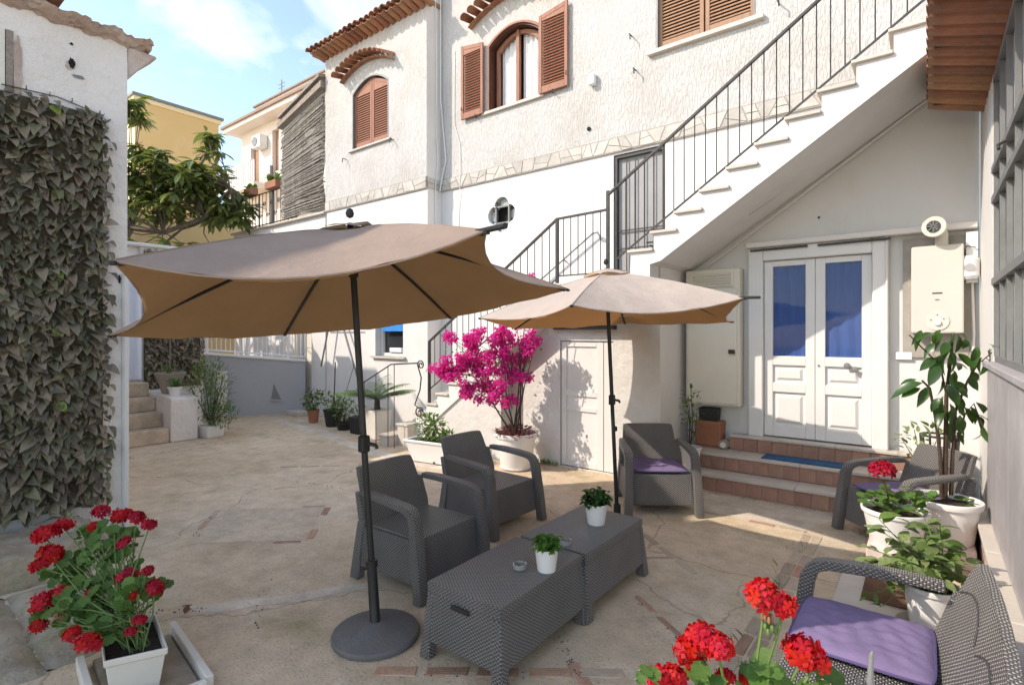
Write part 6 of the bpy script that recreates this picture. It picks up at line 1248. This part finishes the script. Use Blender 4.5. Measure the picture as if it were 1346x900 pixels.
potplant('potted_shrub', 'square black tub with small green plant next to the palm', (-8.10, 5.98, 0), .15, .30, 'potdark', 'green', .10, .16, 70, .06, square=True)
# palm
PM = thing('potted_palm', 'small palm in a tall white pot at the stair foot', 'potted plant', (-7.45, 5.86, 0), group='pots along the white wall')
MB().hexa([(-7.60, 5.72, 0), (-7.30, 5.72, 0), (-7.30, 6.0, 0), (-7.60, 6.0, 0)], [(-7.64, 5.68, .5), (-7.26, 5.68, .5), (-7.26, 6.04, .5), (-7.64, 6.04, .5)]).build('pot', 'potmatte', PM, bevel=.015)
MB().tube([(-7.45, 5.86, .45), (-7.45, 5.86, .66)], [.06, .045], 8).build('trunk', 'bark', PM)
for k in range(13):
    a = k*2.4+.3; e = random.uniform(.6, 1.35); L_ = random.uniform(.55, .8); b = MB(); pts_ = []
    for j in range(9):
        t = j/8; pts_.append(Vector((-7.45+math.cos(a)*L_*t*math.cos(e*(1-.6*t)), 5.86+math.sin(a)*L_*t*math.cos(e*(1-.6*t)), .64+L_*math.sin(e)*t-.42*L_*t*t)))
    b.tube(pts_, [.007-.0006*j for j in range(9)], 5); geo = leaf_geo(width=.17, peak=.4, curl=.3, n=3, fold=.2); V = [Vector(v) for v in geo[0]]
    for j in range(2, 26):
        t = j/26*8; i = int(t); p = pts_[i].lerp(pts_[min(8, i+1)], t-i); dd = (pts_[min(8, i+1)]-pts_[max(0, i-1)]).normalized(); sd = dd.cross(Vector((0, 0, 1))).normalized()
        for s_ in (-1, 1): m = frame_mtx(p, sd*s_+dd*.8+Vector((0, 0, -.15)), s=.20*math.sin(math.pi*min(1, j/26*.8+.15))); b.add([m @ v for v in V], geo[1])
    b.build('frond', 'lemon' if k % 3 else 'green', PM)
# pot with thin plant beside the steps, terracotta box planter, pipe roll, basket
T = thing('potted_sapling', 'slim sapling in a white pot on the lowest entrance step', 'potted plant', (-2.24, 6.41, .186)); round_pot(T, (-2.24, 6.40, .186), .125, .26, 'potwhite', rim=.015)
MB().tube([(-2.24, 6.40, .42), (-2.22, 6.42, .8), (-2.25, 6.44, 1.12)], [.008, .006, .004], 6).build('stem', 'bark', T); shrub(T, (-2.25, 6.41, .85), (.13, .12, .32), 90, .06, 'green', foot=(-2.24, 6.4, .42), stems=5, nparts=60)
T = thing('terracotta_box', 'square terracotta box planter with black liner beside the meter cabinet', 'planter', (-2.17, 6.93, .371))
MB().hexa([(-2.32, 6.82, .39), (-2.02, 6.82, .39), (-2.02, 7.03, .39), (-2.32, 7.03, .39)], [(-2.33, 6.80, .70), (-2.01, 6.80, .70), (-2.01, 7.035, .70), (-2.33, 7.035, .70)]).build('box', 'potterra', T, bevel=.01); box('base_tile', 'steptile', -2.36, -1.98, 6.80, 7.035, .372, .389, T); MB().hexa([(-2.28, 6.86, .60), (-2.08, 6.86, .60), (-2.08, 7.0, .60), (-2.28, 7.0, .60)], [(-2.30, 6.85, .86), (-2.06, 6.85, .86), (-2.06, 7.01, .86), (-2.30, 7.01, .86)]).build('liner', 'potdark', T, bevel=.01)
T = tag(MB().tube([(-1.98, 6.80, .43), (-1.98, 6.93, .43)], .058, 16).build('pipe_offcut', 'saucer', None, smooth=30), 'short grey pipe offcut lying at the end of the top step', 'pipe'); MB().tube([(-1.98, 6.798, .43), (-1.98, 6.80, .43)], .035, 12).build('bore', 'shade', T)
T = thing('lattice_basket', 'dark lattice basket on the entrance step behind the citrus plant', 'basket', (.10, 6.72, .37))
for k in range(12): a = 2*math.pi*k/12; MB().tube([(.10+.12*math.cos(a), 6.72+.12*math.sin(a), .372), (.10+.15*math.cos(a), 6.72+.15*math.sin(a), .80)], .010, 5).build('slat', 'resin', T)
for z, r_ in ((.38, .12), (.52, .13), (.66, .14), (.80, .15)): MB().tube([(.10+r_*math.cos(2*math.pi*k/20), 6.72+r_*math.sin(2*math.pi*k/20), z) for k in range(21)], .012, 5).build('ring', 'resin', T)
T = thing('potted_climber', 'leggy pale green potted plant in the corner by the boiler wall', 'potted plant', (-.02, 6.43, .186)); round_pot(T, (-.02, 6.42, .186), .10, .18, 'potdark'); shrub(T, (-.02, 6.42, .72), (.24, .10, .22), 60, .08, 'varieg', foot=(-.02, 6.42, .34), nparts=60, stems=7)
# cheek wall pots and bush
T = thing('potted_succulent', 'white bowl of bright green succulent on the cheek wall end', 'potted plant', (-10.08, 3.72, .75)); round_pot(T, (-10.08, 3.70, .747), .11, .15, 'potwhite'); shrub(T, (-10.08, 3.70, .93), (.11, .11, .08), 120, .06, 'basil', foot=(-10.08, 3.7, .87), stems=3)
T = thing('garden_urn', 'grey stone urn with thin cane on the cheek wall', 'urn', (-10.42, 3.74, .76)); MB().lathe([(0, 0), (.11, 0), (.13, .02), (.16, .14), (.20, .26), (.235, .33), (.24, .36), (.20, .36), (.15, .25), (0, .24)], 20, (-10.42, 3.75, .758)).build('bowl', 'saucer', T, smooth=35); MB().tube([(-10.42, 3.75, 1.0), (-10.44, 3.76, 2.6)], .012, 5).build('cane', 'palebark', T); shrub(T, (-10.40, 3.72, 1.15), (.2, .12, .12), 60, .06, 'green', foot=(-10.42, 3.75, 1.0), stems=3)
T = thing('feathery_shrub', 'tall feathery light green shrub in a low white planter by the cheek wall', 'potted plant', (-9.9, 4.2, 0)); MB().hexa([(-10.02, 4.02, 0), (-9.72, 4.08, 0), (-9.78, 4.36, 0), (-10.08, 4.30, 0)], [(-10.04, 3.99, .2), (-9.69, 4.06, .2), (-9.76, 4.39, .2), (-10.1, 4.33, .2)]).build('planter', 'potwhite', T, bevel=.01)
shrub(T, (-9.95, 4.22, .82), (.40, .38, .55), 1500, .085, 'green', width=.18, foot=(-9.9, 4.2, .18), stems=14, curl=.1); shrub(T, (-9.75, 4.30, .38), (.3, .28, .22), 500, .08, 'green', width=.2, foot=(-9.9, 4.2, .18), stems=6, curl=.1)
T = thing('patio_grass', 'thin weeds growing along the courtyard wall base', 'weeds', (-3.6, 6.1, 0)); tag(T, kind='stuff') if False else None
ms = []
for k in range(160):
    if k < 90: x_, y_ = random.uniform(-4.3, -3.95), 6.12+random.uniform(-.06, .03)
    elif k < 130: x_, y_ = random.uniform(-9.9, -7.6), 6.62+random.uniform(-.05, .05)
    else: x_, y_ = -.86+random.uniform(-.05, .05), random.uniform(3, 5.2)
    ms.append(frame_mtx((x_, y_, .002), (random.uniform(-.6, .6), random.uniform(-.6, .6), 1), (1, 0, 0), random.uniform(.03, .10)))
bpy.data.objects.remove(T)
tag(put(scatter_mesh('wall_weeds', 'green', leaf_geo(width=.15, n=3), ms), 'wall_weeds'), 'thin weeds growing along the courtyard wall base', 'weeds', kind='stuff')
